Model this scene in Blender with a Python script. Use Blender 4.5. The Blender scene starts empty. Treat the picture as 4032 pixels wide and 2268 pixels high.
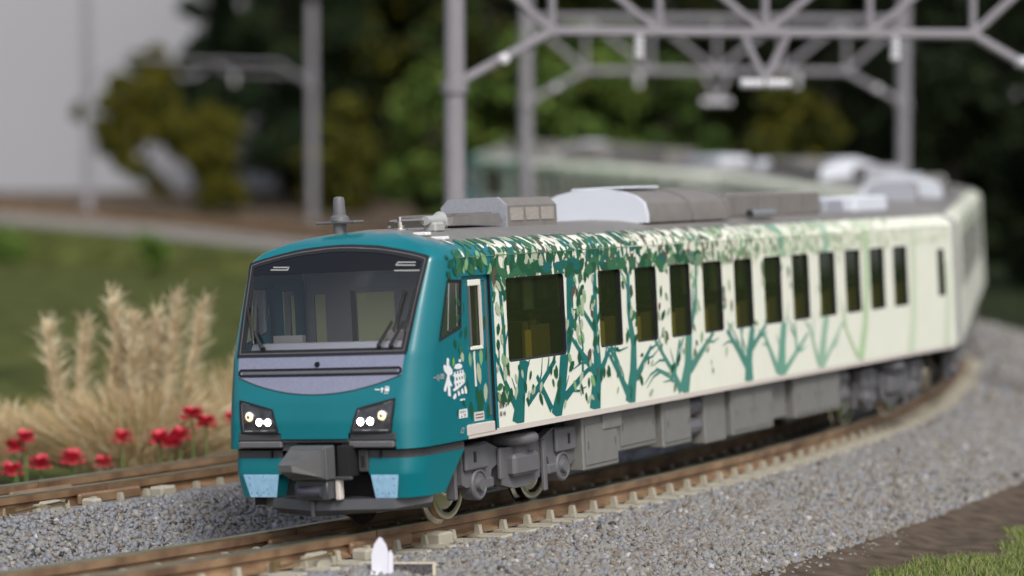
import bpy, math, random
import numpy as np
from mathutils import Vector, Matrix

random.seed(7)
rng = np.random.default_rng(7)
S = bpy.context.scene
COL = S.collection
R_ = math.radians

# ------------------------------------------------------------------ camera
cam_d = bpy.data.cameras.new('camera')
cam = bpy.data.objects.new('camera', cam_d)
COL.objects.link(cam)
cam.location = (0, 0, 4.5788)
cam.rotation_euler = (math.pi / 2 - 0.0474, 0, 0)
cam_d.sensor_width = 36
cam_d.lens = 94.55
cam_d.clip_start = 0.5
cam_d.clip_end = 1000
cam_d.dof.use_dof = True
cam_d.dof.focus_distance = 35.9
cam_d.dof.aperture_fstop = 0.25
S.camera = cam

# ------------------------------------------------------------------ light
SUN_AZ, SUN_EL = R_(160), R_(48)          # azimuth clockwise from +Y
world = bpy.data.worlds.new('World')
S.world = world
world.use_nodes = True
nt = world.node_tree
bg = nt.nodes['Background']
sky = nt.nodes.new('ShaderNodeTexSky')
sky.sky_type = 'NISHITA'
sky.sun_disc = False
sky.sun_elevation = SUN_EL
sky.sun_rotation = SUN_AZ
sky.air_density = 1.0
sky.dust_density = 4.0
sky.ozone_density = 1.0
hsv = nt.nodes.new('ShaderNodeHueSaturation')     # thin overcast: paler than a clear sky
hsv.inputs['Saturation'].default_value = 0.62
nt.links.new(sky.outputs[0], hsv.inputs['Color'])
nt.links.new(hsv.outputs[0], bg.inputs[0])
bg.inputs[1].default_value = 0.125
sun_d = bpy.data.lights.new('sun', 'SUN')
sun_d.energy = 1.5
sun_d.angle = R_(14)
sun_d.color = (1.0, 0.975, 0.94)
sun = bpy.data.objects.new('sun', sun_d)
COL.objects.link(sun)
sd = Vector((math.sin(SUN_AZ) * math.cos(SUN_EL), math.cos(SUN_AZ) * math.cos(SUN_EL), math.sin(SUN_EL)))
sun.rotation_euler = sd.to_track_quat('Z', 'Y').to_euler()
S.view_settings.view_transform = 'Standard'
S.view_settings.look = 'None'
S.view_settings.gamma = 1
S.view_settings.use_curve_mapping = False
S.view_settings.exposure = 0.38
S.render.engine = 'CYCLES'
try:
    S.cycles.use_denoising = True
    S.cycles.denoiser = 'OPENIMAGEDENOISE'
    S.cycles.max_bounces = 8
    S.cycles.transparent_max_bounces = 16
except Exception:
    pass


# ------------------------------------------------------------------ materials
def mat(name, col, rough=0.5, metal=0.0, var=0.0, vscale=3.0, bump=0.0, bscale=40.0, spec=0.5, emit=0.0, coat=0.0, col2=None):
    m = bpy.data.materials.new(name)
    m.use_nodes = True
    n = m.node_tree.nodes
    L = m.node_tree.links
    b = n['Principled BSDF']
    b.inputs['Base Color'].default_value = (*col, 1)
    b.inputs['Roughness'].default_value = rough
    b.inputs['Metallic'].default_value = metal
    b.inputs['Specular IOR Level'].default_value = spec
    if coat:
        b.inputs['Coat Weight'].default_value = coat
        b.inputs['Coat Roughness'].default_value = 0.22
    if emit:
        b.inputs['Emission Color'].default_value = (*col, 1)
        b.inputs['Emission Strength'].default_value = emit
    if var or bump:
        tc = n.new('ShaderNodeTexCoord')
    if var:
        t = n.new('ShaderNodeTexNoise')
        t.inputs['Scale'].default_value = vscale
        t.inputs['Detail'].default_value = 6
        L.new(tc.outputs['Object'], t.inputs['Vector'])
        r = n.new('ShaderNodeValToRGB')
        lo = [c * (1 - var) for c in col]
        hi = [min(1, c * (1 + var)) for c in (col2 or col)]
        r.color_ramp.elements[0].position = 0.32
        r.color_ramp.elements[1].position = 0.68
        r.color_ramp.elements[0].color = (*lo, 1)
        r.color_ramp.elements[1].color = (*hi, 1)
        L.new(t.outputs['Fac'], r.inputs['Fac'])
        L.new(r.outputs['Color'], b.inputs['Base Color'])
    if bump:
        t2 = n.new('ShaderNodeTexNoise')
        t2.inputs['Scale'].default_value = bscale
        t2.inputs['Detail'].default_value = 4
        L.new(tc.outputs['Object'], t2.inputs['Vector'])
        bn = n.new('ShaderNodeBump')
        bn.inputs['Strength'].default_value = bump
        bn.inputs['Distance'].default_value = 0.02
        L.new(t2.outputs['Fac'], bn.inputs['Height'])
        L.new(bn.outputs['Normal'], b.inputs['Normal'])
    return m


def glass(name, tint, gloss=0.06, rough=0.02, body=None):
    m = bpy.data.materials.new(name)
    m.use_nodes = True
    n = m.node_tree.nodes
    L = m.node_tree.links
    n.remove(n['Principled BSDF'])
    out = n['Material Output']
    tr = n.new('ShaderNodeBsdfTransparent')
    tr.inputs[0].default_value = (*tint, 1)
    gl = n.new('ShaderNodeBsdfGlossy')
    gl.inputs['Roughness'].default_value = rough
    fr = n.new('ShaderNodeFresnel')
    fr.inputs[0].default_value = 1.45
    mx = n.new('ShaderNodeMixShader')
    ad = n.new('ShaderNodeMath')
    ad.operation = 'ADD'
    ad.inputs[1].default_value = gloss - 0.034
    L.new(fr.outputs[0], ad.inputs[0])
    L.new(ad.outputs[0], mx.inputs[0])
    L.new(tr.outputs[0], mx.inputs[1])
    L.new(gl.outputs[0], mx.inputs[2])
    if body:
        df = n.new('ShaderNodeBsdfDiffuse')
        df.inputs[0].default_value = (*body, 1)
        ds = n.new('ShaderNodeAddShader')
        L.new(mx.outputs[0], ds.inputs[0])
        L.new(df.outputs[0], ds.inputs[1])
        L.new(ds.outputs[0], out.inputs[0])
    else:
        L.new(mx.outputs[0], out.inputs[0])
    return m


TEAL = (0.0, 0.155, 0.188)
CREAM = (0.80, 0.815, 0.70)
M = {}
M['teal'] = mat('teal_paint', TEAL, 0.30, var=0.04, vscale=2, bump=0.04, bscale=30, spec=0.42, coat=0.4)
M['cream'] = mat('cream_paint', CREAM, 0.38, var=0.02, vscale=2, bump=0.03, bscale=30)
M['sill'] = mat('pale_sill_paint', (0.62, 0.57, 0.52), 0.45)
M['roof'] = mat('roof_grey', (0.185, 0.175, 0.165), 0.5, var=0.08, vscale=4, bump=0.1, bscale=25)
M['brownroof'] = mat('roof_brown_grey', (0.185, 0.172, 0.158), 0.5, var=0.08, vscale=5)
M['vent'] = mat('vent_pale', (0.33, 0.31, 0.28), 0.6, var=0.2, vscale=40)
M['silver'] = mat('silver_paint', (0.40, 0.41, 0.46), 0.42, 0.35, var=0.06, vscale=20, bump=0.08, bscale=60)
M['lilac'] = mat('lilac_silver', (0.27, 0.285, 0.385), 0.42, 0.25, var=0.07, vscale=25, bump=0.08, bscale=60)
M['whitecover'] = mat('white_cover', (0.66, 0.69, 0.76), 0.45, var=0.02)
M['black'] = mat('black_gloss', (0.006, 0.006, 0.008), 0.25)
M['rubber'] = mat('black_rubber', (0.012, 0.012, 0.014), 0.5)
M['dgrey'] = mat('dark_grey_plastic', (0.062, 0.064, 0.070), 0.34, var=0.06, vscale=6, bump=0.04)
M['mgrey'] = mat('grey_plastic', (0.125, 0.124, 0.132), 0.45, var=0.05, vscale=5, bump=0.04)
M['ugrey'] = mat('underframe_grey', (0.185, 0.183, 0.172), 0.5, var=0.05, vscale=5, bump=0.05)
M['dark'] = mat('dark_underframe', (0.012, 0.012, 0.013), 0.7)
M['chrome'] = mat('chrome', (0.75, 0.75, 0.76), 0.12, 1.0)
M['wheel'] = mat('wheel_nickel', (0.74, 0.70, 0.60), 0.17, 1.0, var=0.05, vscale=8)
M['lens'] = mat('lamp_white', (1.0, 0.98, 0.95), 0.3, emit=11.0)
M['lampwarm'] = mat('lamp_warm', (1.0, 0.80, 0.45), 0.2, emit=0.9)
M['ltblue'] = mat('light_blue_facet', (0.34, 0.60, 0.82), 0.35, var=0.10, vscale=14)
M['white'] = mat('white_print', (0.80, 0.81, 0.82), 0.4)
M['ink'] = mat('dark_ink', (0.03, 0.035, 0.04), 0.5)
M['pgrey'] = mat('pale_grey_plastic', (0.36, 0.37, 0.36), 0.45)
M['seat'] = mat('seat_brown', (0.13, 0.075, 0.025), 0.8)
M['seatedge'] = mat('seat_ochre', (0.46, 0.30, 0.07), 0.7)
M['inside'] = mat('interior_panel', (0.45, 0.46, 0.42), 0.7)
M['cabwall'] = mat('cab_wall', (0.36, 0.335, 0.32), 0.7)
M['floor_i'] = mat('interior_floor', (0.12, 0.08, 0.04), 0.7)
M['amberlight'] = mat('painted_light_amber', (0.80, 0.80, 0.42), 0.6)
M['cgrey'] = mat('coupler_grey', (0.095, 0.098, 0.10), 0.35, var=0.08, vscale=5, bump=0.05)
M['cgloss'] = mat('coupler_gloss', (0.10, 0.10, 0.13), 0.18, 0.5)
M['lampcase'] = mat('lamp_case', (0.10, 0.10, 0.11), 0.22, 0.7, var=0.4, vscale=9)
M['desk'] = mat('desk_pale', (0.66, 0.66, 0.76), 0.4)
M['skin'] = mat('driver_skin', (0.5, 0.32, 0.24), 0.6)
M['shirt'] = mat('driver_shirt', (0.35, 0.40, 0.50), 0.7)
M['winglass'] = glass('tinted_window_glass', (0.80, 0.88, 0.58), 0.05, body=(0.011, 0.017, 0.006))
M['sideglass'] = glass('cab_side_glass', (0.38, 0.54, 0.34), 0.05, body=(0.004, 0.012, 0.006))
M['windglass'] = glass('windshield_glass', (0.93, 0.94, 0.93), 0.10)
# livery tones, front to rear
def lerp3(a, b, t):
    return tuple(x + (y - x) * t for x, y in zip(a, b))
TR = [(0.004, 0.135, 0.130), (0.012, 0.16, 0.15), (0.03, 0.19, 0.165), (0.07, 0.25, 0.20), (0.15, 0.36, 0.27), (0.30, 0.49, 0.36), (0.45, 0.62, 0.37), (0.62, 0.71, 0.54)]
TREEM = [mat('printed_trunk_tone', c, 0.4) for c in TR]
LEAFC = {'dk': (0.008, 0.085, 0.035), 'md': (0.03, 0.14, 0.06), 'sage': (0.40, 0.47, 0.33), 'lg': (0.22, 0.40, 0.19),
         'br': (0.10, 0.075, 0.05), 'cr': (0.78, 0.76, 0.66), 'te': (0.004, 0.12, 0.11)}
LEAFM = {}
for k, c in LEAFC.items():
    LEAFM[k] = [mat('printed_leaf_' + k, lerp3(c, (0.60, 0.70, 0.48), t), 0.4) for t in (0, 0.22, 0.48, 0.74)]


# ------------------------------------------------------------------ mesh builder
class MB:
    def __init__(s):
        s.v = []; s.f = []; s.m = []; s.mats = []
    def mi(s, m):
        if m not in s.mats:
            s.mats.append(m)
        return s.mats.index(m)
    def face(s, pts, m):
        i = len(s.v)
        s.v += [tuple(p) for p in pts]
        s.f.append(tuple(range(i, i + len(pts))))
        s.m.append(s.mi(m))
    def box(s, x0, x1, y0, y1, z0, z1, m, ch=0.0):
        if ch:
            c = min(ch, (x1-x0)/2.1, (y1-y0)/2.1, (z1-z0)/2.1)
            k = s.mi(m)
            base = len(s.v)
            # chamfered box: 24 verts
            idx = {}
            for sx in (0, 1):
                for sy in (0, 1):
                    for sz in (0, 1):
                        for ax in range(3):
                            p = [(x0, x1)[sx], (y0, y1)[sy], (z0, z1)[sz]]
                            for a2 in range(3):
                                if a2 != ax:
                                    p[a2] += c if (sx, sy, sz)[a2] == 0 else -c
                            idx[(sx, sy, sz, ax)] = len(s.v)
                            s.v.append(tuple(p))
            def q(l):
                s.f.append(tuple(l)); s.m.append(k)
            for ax in range(3):
                o = [a for a in range(3) if a != ax]
                for d in (0, 1):
                    l = []
                    for (a, b) in ((0, 0), (1, 0), (1, 1), (0, 1)):
                        t = [0, 0, 0]; t[ax] = d; t[o[0]] = a; t[o[1]] = b
                        l.append(idx[(*t, ax)])
                    if (d == 0) != (ax == 1):
                        l = l[::-1]
                    q(l)
            for ax in range(3):
                o = [a for a in range(3) if a != ax]
                for a in (0, 1):
                    for b in (0, 1):
                        t0 = [0, 0, 0]; t1 = [0, 0, 0]
                        t0[o[0]] = t1[o[0]] = a; t0[o[1]] = t1[o[1]] = b
                        t1[ax] = 1
                        q([idx[(*t0, o[0])], idx[(*t1, o[0])], idx[(*t1, o[1])], idx[(*t0, o[1])]])
            for sx in (0, 1):
                for sy in (0, 1):
                    for sz in (0, 1):
                        q([idx[(sx, sy, sz, 0)], idx[(sx, sy, sz, 1)], idx[(sx, sy, sz, 2)]])
            return
        P = [(x0, y0, z0), (x1, y0, z0), (x1, y1, z0), (x0, y1, z0), (x0, y0, z1), (x1, y0, z1), (x1, y1, z1), (x0, y1, z1)]
        i = len(s.v); s.v += P; k = s.mi(m)
        for f in ((0, 3, 2, 1), (4, 5, 6, 7), (0, 1, 5, 4), (1, 2, 6, 5), (2, 3, 7, 6), (3, 0, 4, 7)):
            s.f.append(tuple(i + a for a in f)); s.m.append(k)
    def prism(s, poly, a0, a1, m, axis='x', m2=None):
        """poly in the plane perpendicular to axis, extruded a0..a1"""
        def P(p, a):
            return {'x': (a, p[0], p[1]), 'y': (p[0], a, p[1]), 'z': (p[0], p[1], a)}[axis]
        i = len(s.v); n = len(poly); k = s.mi(m)
        s.v += [P(p, a0) for p in poly] + [P(p, a1) for p in poly]
        s.f.append(tuple(range(i + n - 1, i - 1, -1))); s.m.append(k)
        s.f.append(tuple(range(i + n, i + 2 * n))); s.m.append(s.mi(m2) if m2 else k)
        for j in range(n):
            s.f.append((i + j, i + (j + 1) % n, i + n + (j + 1) % n, i + n + j)); s.m.append(k)
    def lathe(s, prof, c, axis, m, n=20, caps=True):
        """prof list of (r, a) along axis from centre c"""
        ax = {'x': 0, 'y': 1, 'z': 2}[axis]; o = [(1, 2), (2, 0), (0, 1)][ax]
        i = len(s.v); k = s.mi(m)
        for r, a in prof:
            for j in range(n):
                t = 2 * math.pi * j / n
                p = [0, 0, 0]; p[ax] = c[ax] + a; p[o[0]] = c[o[0]] + r * math.cos(t); p[o[1]] = c[o[1]] + r * math.sin(t)
                s.v.append(tuple(p))
        for q in range(len(prof) - 1):
            for j in range(n):
                a = i + q * n + j; b = i + q * n + (j + 1) % n
                s.f.append((a, b, b + n, a + n)); s.m.append(k)
        if caps:
            s.f.append(tuple(i + j for j in range(n - 1, -1, -1))); s.m.append(k)
            e = i + (len(prof) - 1) * n
            s.f.append(tuple(e + j for j in range(n))); s.m.append(k)
    def tube(s, pts, rad, m, n=6):
        pts = [Vector(p) for p in pts]
        if not hasattr(rad, '__len__'):
            rad = [rad] * len(pts)
        i = len(s.v); k = s.mi(m)
        for q, p in enumerate(pts):
            d = (pts[min(q + 1, len(pts) - 1)] - pts[max(q - 1, 0)])
            if d.length < 1e-9:
                d = Vector((0, 0, 1))
            d.normalize()
            a = d.cross(Vector((0, 0, 1)) if abs(d.z) < 0.9 else Vector((1, 0, 0))).normalized()
            b = d.cross(a)
            for j in range(n):
                t = 2 * math.pi * (j + 0.5) / n
                s.v.append(tuple(p + (a * math.cos(t) + b * math.sin(t)) * rad[q]))
        for q in range(len(pts) - 1):
            for j in range(n):
                a = i + q * n + j; b = i + q * n + (j + 1) % n
                s.f.append((a, b, b + n, a + n)); s.m.append(k)
        s.f.append(tuple(i + j for j in range(n - 1, -1, -1))); s.m.append(k)
        e = i + (len(pts) - 1) * n
        s.f.append(tuple(e + j for j in range(n))); s.m.append(k)
    def grid(s, rows, m, flip=False):
        """rows of equal length of points; m is a material or f(i,j,center)->material or None"""
        i = len(s.v); n = len(rows[0])
        for r in rows:
            s.v += [tuple(p) for p in r]
        for a in range(len(rows) - 1):
            for b in range(n - 1):
                q = [i + a * n + b, i + a * n + b + 1, i + (a + 1) * n + b + 1, i + (a + 1) * n + b]
                mm = m
                if callable(m):
                    c = [sum(s.v[t][x] for t in q) / 4 for x in range(3)]
                    mm = m(a, b, c)
                    if mm is None:
                        continue
                s.f.append(tuple(q[::-1] if flip else q)); s.m.append(s.mi(mm))
    def build(s, name, parent=None, smooth=None):
        me = bpy.data.meshes.new(name)
        me.from_pydata(s.v, [], s.f)
        for m in s.mats:
            me.materials.append(m)
        me.polygons.foreach_set('material_index', s.m)
        if smooth is not None:
            me.polygons.foreach_set('use_smooth', [True] * len(s.f))
            import bmesh
            bm = bmesh.new(); bm.from_mesh(me)
            bmesh.ops.remove_doubles(bm, verts=bm.verts, dist=1e-4)
            bmesh.ops.recalc_face_normals(bm, faces=bm.faces)
            for e in bm.edges:
                if len(e.link_faces) == 2:
                    if e.link_faces[0].normal.angle(e.link_faces[1].normal, 0) > R_(smooth):
                        e.smooth = False
            bm.to_mesh(me); bm.free()
        me.update()
        o = bpy.data.objects.new(name, me)
        COL.objects.link(o)
        if parent is not None:
            o.parent = parent
        return o


def np_mesh(name, V, F, mi, mats, parent=None, smooth=False):
    """fast mesh from arrays: V (n,3), F (m,k) same k"""
    me = bpy.data.meshes.new(name)
    k = F.shape[1]
    me.vertices.add(len(V)); me.vertices.foreach_set('co', V.astype(np.float32).ravel())
    me.loops.add(F.size); me.loops.foreach_set('vertex_index', F.astype(np.int32).ravel())
    me.polygons.add(len(F))
    me.polygons.foreach_set('loop_start', (np.arange(len(F)) * k).astype(np.int32))
    me.polygons.foreach_set('material_index', mi.astype(np.int32))
    if smooth:
        me.polygons.foreach_set('use_smooth', np.ones(len(F), dtype=bool))
    for m in mats:
        me.materials.append(m)
    me.update(calc_edges=True)
    me.validate()
    o = bpy.data.objects.new(name, me)
    COL.objects.link(o)
    if parent is not None:
        o.parent = parent
    return o


def empty(name, label=None, cat=None, group=None, loc=(0, 0, 0)):
    o = bpy.data.objects.new(name, None)
    o.empty_display_size = 0.2
    o.location = loc
    COL.objects.link(o)
    tag(o, label, cat, group)
    return o


def tag(o, label=None, cat=None, group=None, kind=None):
    if label: o['label'] = label
    if cat: o['category'] = cat
    if group: o['group'] = group
    if kind: o['kind'] = kind
    return o


def copy_tree(o, parent=None):
    c = o.copy()
    COL.objects.link(c)
    if parent is not None:
        c.parent = parent
    for ch in list(o.children):
        copy_tree(ch, c)
    return c


# ------------------------------------------------------------------ track path
PS0, PDS, PN = -14.0, 0.25, 860
def kap(s):
    def sm(a, b, x):
        t = min(1, max(0, (x - a) / (b - a)))
        return t * t * (3 - 2 * t)
    k = 1 / 60 + (1 / 72 - 1 / 60) * sm(2, 8, s)
    return k + (1 / 61.5 - 1 / 72) * sm(33, 40, s)
_ss = PS0 + PDS * np.arange(PN)
_k = np.array([kap(s) for s in _ss])
_psi = np.cumsum(-_k * PDS)
i_ref = int((10.2 - PS0) / PDS)
_psi += 0.4895 - _psi[i_ref]
_x = np.cumsum(np.sin(_psi) * PDS); _y = np.cumsum(np.cos(_psi) * PDS)
# anchor: bogie centre u=3.0 of the first car lies on the track
i3 = int((3.0 - PS0) / PDS)
_x += -0.92 - _x[i3]; _y += 36.50 - _y[i3]
def rise(s):
    return 1.45 * (max(0.0, s - 15) / 69.0) ** 1.7
CANT = 0.054
GA = 0.675                      # rail offset from centre
SEP = 5.40                      # second track, towards the inside
def path(s, off=0.0):
    """point at arc length s, off metres to the outside (right)"""
    t = (s - PS0) / PDS
    i = min(PN - 2, max(0, int(t))); f = t - i
    x = _x[i] + (_x[i + 1] - _x[i]) * f; y = _y[i] + (_y[i + 1] - _y[i]) * f
    p = _psi[i] + (_psi[i + 1] - _psi[i]) * f
    return x + math.cos(p) * off, y - math.sin(p) * off, p
RT = -0.16                      # rail top height at the outer track's centre
def tz(s, off, inner=False):
    """height of the canted rail plane"""
    if inner:
        return 0.0 + rise(s) + CANT * (off + SEP)
    return RT + rise(s) + CANT * off


# ------------------------------------------------------------------ ground
M['lawn'] = mat('lawn_grass', (0.040, 0.053, 0.011), 0.9, var=0.35, vscale=0.9, bump=0.6, bscale=6, spec=0.1, col2=(0.066, 0.074, 0.020))
M['under'] = mat('dark_undergrowth', (0.018, 0.026, 0.010), 0.95, var=0.4, vscale=0.8, bump=0.8, bscale=6, spec=0.1)
M['dirt'] = mat('brown_dirt', (0.088, 0.067, 0.051), 0.95, var=0.35, vscale=3.0, bump=0.8, bscale=14, spec=0.1)
M['ballast'] = mat('ballast_grey', (0.155, 0.145, 0.135), 0.95, var=0.35, vscale=9.0, bump=0.9, bscale=16, spec=0.15, col2=(0.20, 0.19, 0.18))
M['wallgrey'] = mat('pale_wall', (0.32, 0.325, 0.35), 0.85, var=0.03, vscale=0.05)

def sstep(a, b, x):
    t = min(1, max(0, (x - a) / (b - a)))
    return t * t * (3 - 2 * t)
def gz(x, y):
    return -0.92 + 0.020 * max(0, y - 55) + 1.5 * sstep(126, 158, y) + 0.06 * math.sin(x * 0.31 + 1) * math.cos(y * 0.27) - 0.1

poly = np.array([(path(s)[0], path(s)[1]) for s in np.arange(-14, 195, 3.0)])
def inside(x, y):
    c = False
    n = len(poly); j = n - 1
    for i in range(n):
        xi, yi = poly[i]; xj, yj = poly[j]
        if (yi > y) != (yj > y) and x < (xj - xi) * (y - yi) / (yj - yi) + xi:
            c = not c
        j = i
    return c
gm = MB()
gx = list(np.linspace(-260, -60, 9)) + list(np.linspace(-56, 44, 41)) + list(np.linspace(60, 260, 9))
gy = list(np.linspace(-40, 15, 6)) + list(np.linspace(19, 180, 66)) + list(np.linspace(200, 400, 6))
rows = [[(x, y, gz(x, y)) for x in gx] for y in gy]
ink = {}
gm.grid(rows, lambda a, b, c: M['lawn'] if inside(c[0], c[1]) else (M['under'] if c[0] > 9 and c[1] > 46 else M['dirt']))
tag(gm.build('ground', smooth=40), kind='structure')

# ballast bed carrying both tracks
prof = [(5.6, -1.35), (3.75, -0.84), (2.9, -0.62), (1.8, -0.46), (1.38, -0.43), (1.0, -0.43), (0.0, -0.38), (-1.2, -0.44), (-1.7, -0.52), (-2.3, -0.66), (-2.9, -0.62), (-3.5, -0.36),
        (-3.95, -0.20), (-4.4, -0.20), (-5.4, -0.24), (-6.5, -0.28), (-7.0, -0.30), (-8.5, -0.56), (-10.2, -0.86), (-11.5, -1.3)]
bm_ = MB()
SS = list(np.arange(-13, 195, 1.0))
rows = []
for s in SS:
    r = []
    for k, (o, z) in enumerate(prof):
        x, y, p = path(s, o)
        zz = z + RT * 0 + rise(s)
        if k in (0, len(prof) - 1):
            zz = gz(x, y) - 0.15
        r.append((x, y, zz))
    rows.append(r)
bm_.grid(rows, lambda a, b, c: M['lawn'] if b >= len(prof) - 3 else (M['dirt'] if b == 0 else M['ballast']))
tag(bm_.build('ballast_bed', smooth=60), kind='structure')
def bed_z(s, o):
    xs = [q[0] for q in prof][::-1]; zs = [q[1] for q in prof][::-1]
    return float(np.interp(o, xs, zs)) + rise(s)

# pale wall behind everything
wl = MB()
wl.box(-160, 150, 166, 167.5, -1, 60, M['wallgrey'])
tag(wl.build('backdrop_wall'), 'plain pale grey wall standing behind the trees and the far loop', 'wall')

# ------------------------------------------------------------------ tracks
M['rail'] = mat('weathered_rail', (0.20, 0.115, 0.068), 0.5, 0.15, var=0.35, vscale=2.2, bump=0.15, bscale=20, col2=(0.25, 0.165, 0.095))
M['railtop'] = mat('rail_head', (0.24, 0.21, 0.135), 0.33, 0.75, var=0.2, vscale=3, bump=0.05)
M['concrete'] = mat('sleeper_concrete', (0.37, 0.345, 0.275), 0.7, var=0.12, vscale=3, bump=0.15, bscale=20)
M['sleepdark'] = mat('sleeper_stained', (0.13, 0.10, 0.075), 0.8, var=0.3, vscale=4)
M['greypl'] = mat('joiner_grey', (0.16, 0.165, 0.165), 0.6, var=0.1)
M['brass'] = mat('brass_contact', (0.62, 0.48, 0.28), 0.3, 1.0)

RAILP = [(-0.065, 0.0), (0.065, 0.0), (0.075, -0.02), (0.07, -0.115), (0.03, -0.135), (0.028, -0.20), (0.15, -0.235), (0.15, -0.27), (-0.15, -0.27), (-0.15, -0.235), (-0.028, -0.20), (-0.03, -0.135), (-0.07, -0.115), (-0.075, -0.02)]
def rail(track, inner, side, s0, s1):
    mb = MB()
    n = max(2, int((s1 - s0) / 0.9))
    base = -SEP if inner else 0
    rows = []
    for q in range(n + 1):
        s = s0 + (s1 - s0) * q / n
        r = []
        for (px, pz) in RAILP + RAILP[:1]:
            o = base + side * GA + px
            x, y, p = path(s, o)
            r.append((x, y, tz(s, base + side * GA, inner) + pz))
        rows.append(r)
    mb.grid(rows, lambda a, b, c: M['railtop'] if b in (0, 1, 13) else M['rail'])
    mb.face(rows[0][:-1], M['rail']); mb.face(rows[-1][:-1][::-1], M['rail'])
    return mb.build('rail', track)

def sleeper_mesh(clips):
    mb = MB()
    # local: x across, y along, z=0 at rail top
    for sgn in (-1, 1):
        P = [(-0.15, -0.29), (0.15, -0.29), (0.13, -0.262), (-0.13, -0.262)]
        a, b = sorted((sgn * 0.95, sgn * 1.36))
        mb.box(a, b, -0.14, 0.14, -0.40, -0.272, M['concrete'], ch=0.025)
        a, b = sorted((sgn * 0.50, sgn * 0.95))
        mb.box(a, b, -0.14, 0.14, -0.40, -0.276, M['concrete'])
    mb.box(-0.50, 0.50, -0.13, 0.13, -0.40, -0.285, M['sleepdark'])
    if clips:
        for x in (-0.675, 0.675):
            for d in (-1, 1):
                clip(mb, x + d * 0.215)
    return mb
def clip(mb, x, w=0.036):
    i = len(mb.v)
    z0, z1 = -0.274, -0.150
    mb.prism([(x - 0.052, z0), (x + 0.052, z0), (x + 0.030, z1), (x - 0.030, z1)], -w, w, M['concrete'], 'y')

def make_track(inner, label, ranges, joints, near):
    tr = empty('railway_track', label, 'railway track', 'parallel tracks curving past the lawn')
    for side in (-1, 1):
        for a, b in ranges:
            rail(tr, inner, side, a, b)
    base = -SEP if inner else 0
    near_me = None; far_me = None; clip_me = {}
    for s in joints:
        x, y, p = path(s, base)
        M4 = Matrix.Translation((x, y, tz(s, base, inner))) @ Matrix.Rotation(-p, 4, 'Z') @ Matrix.Rotation(-CANT, 4, 'Y')
        isn = near[0] <= s <= near[1]
        if isn:
            if near_me is None:
                o = sleeper_mesh(False).build('sleeper', tr); near_me = o.data
            else:
                o = bpy.data.objects.new('sleeper', near_me); COL.objects.link(o); o.parent = tr
            o.matrix_world = M4
            for x in (-0.87, -0.48, 0.48, 0.87):
                if x not in clip_me:
                    mb = MB(); clip(mb, x)
                    c = mb.build('rail_clip', o); clip_me[x] = c.data
                else:
                    c = bpy.data.objects.new('rail_clip', clip_me[x]); COL.objects.link(c); c.parent = o
        else:
            if far_me is None:
                o = sleeper_mesh(True).build('sleeper', tr); far_me = o.data
            else:
                o = bpy.data.objects.new('sleeper', far_me); COL.objects.link(o); o.parent = tr
            o.matrix_world = M4
    return tr
PITCH = 0.585
JO = 0.55
tr1 = make_track(False, 'outer weathered railway track that the leading car stands on', [(-12, JO - 0.012), (JO + 0.012, 40), (40.02, 190)],
                 list(np.arange(-11.5, 34, PITCH)) + list(np.arange(100, 150, PITCH)), (-5, 20))
tr2 = make_track(True, 'inner weathered railway track beside the dry grass and red flowers', [(-12, 1.2), (1.23, 40), (40.02, 190)],
                 list(np.arange(-8, 22, PITCH)) + list(np.arange(95, 150, PITCH)), (1, 9))

def on_track(name, parent, s, off, inner, mb):
    """place a builder whose local frame is x across, y along, z=0 at rail top"""
    o = mb.build(name, parent)
    x, y, p = path(s, off)
    o.matrix_world = Matrix.Translation((x, y, tz(s, off, inner))) @ Matrix.Rotation(-p, 4, 'Z') @ Matrix.Rotation(-CANT, 4, 'Y')
    return o
# joint covers and small fittings at the section joints
for tr, inner, sj in ((tr1, False, JO), (tr2, True, 1.2)):
    base = -SEP if inner else 0
    for side in (-1, 1):
        mb = MB()
        for d in (-1, 1):
            mb.box(min(d * .085, d * .17), max(d * .085, d * .17), -0.62, 0.62, -0.262, -0.095, M['rail'], ch=0.03)
        on_track('rail_joiner', tr, sj, base + side * GA, inner, mb)
    for side in (-1, 1):
        mb = MB()
        mb.box(-0.13, 0.13, -0.75, 0.55, -0.29, -0.15, M['greypl'], ch=0.02)
        on_track('joint_cover', tr, sj - 0.1, base + side * (GA - 0.33), inner, mb)
    for k, (ds, dx, L, h) in enumerate(((-1.35, 0.97, 0.17, 0.13), (-0.65, 1.06, 0.09, 0.10), (0.98, 0.98, 0.15, 0.12))):
        for side in ((1,) if not inner else (1, -1)):
            mb = MB()
            mb.box(-0.13, 0.13, -L, L, -0.31, -0.31 + h + 0.06, M['concrete'], ch=0.03)
            on_track('joint_block', tr, sj + ds, base + side * dx, inner, mb)
    mb = MB()
    mb.tube([(0, -0.35, -0.2), (0.02, 0.0, -0.17), (0.10, 0.12, -0.15), (0.12, 0.40, -0.13)], 0.018, M['brass'])
    mb.lathe([(0.03, -0.05), (0.03, 0.05)], (0.12, 0.42, -0.13), 'x', M['brass'], 8)
    mb.box(-0.09, -0.02, -0.45, -0.33, -0.22, -0.13, M['brass'])
    on_track('feeder_wire', tr, sj - 1.75, base + GA + 0.34, inner, mb)

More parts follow.
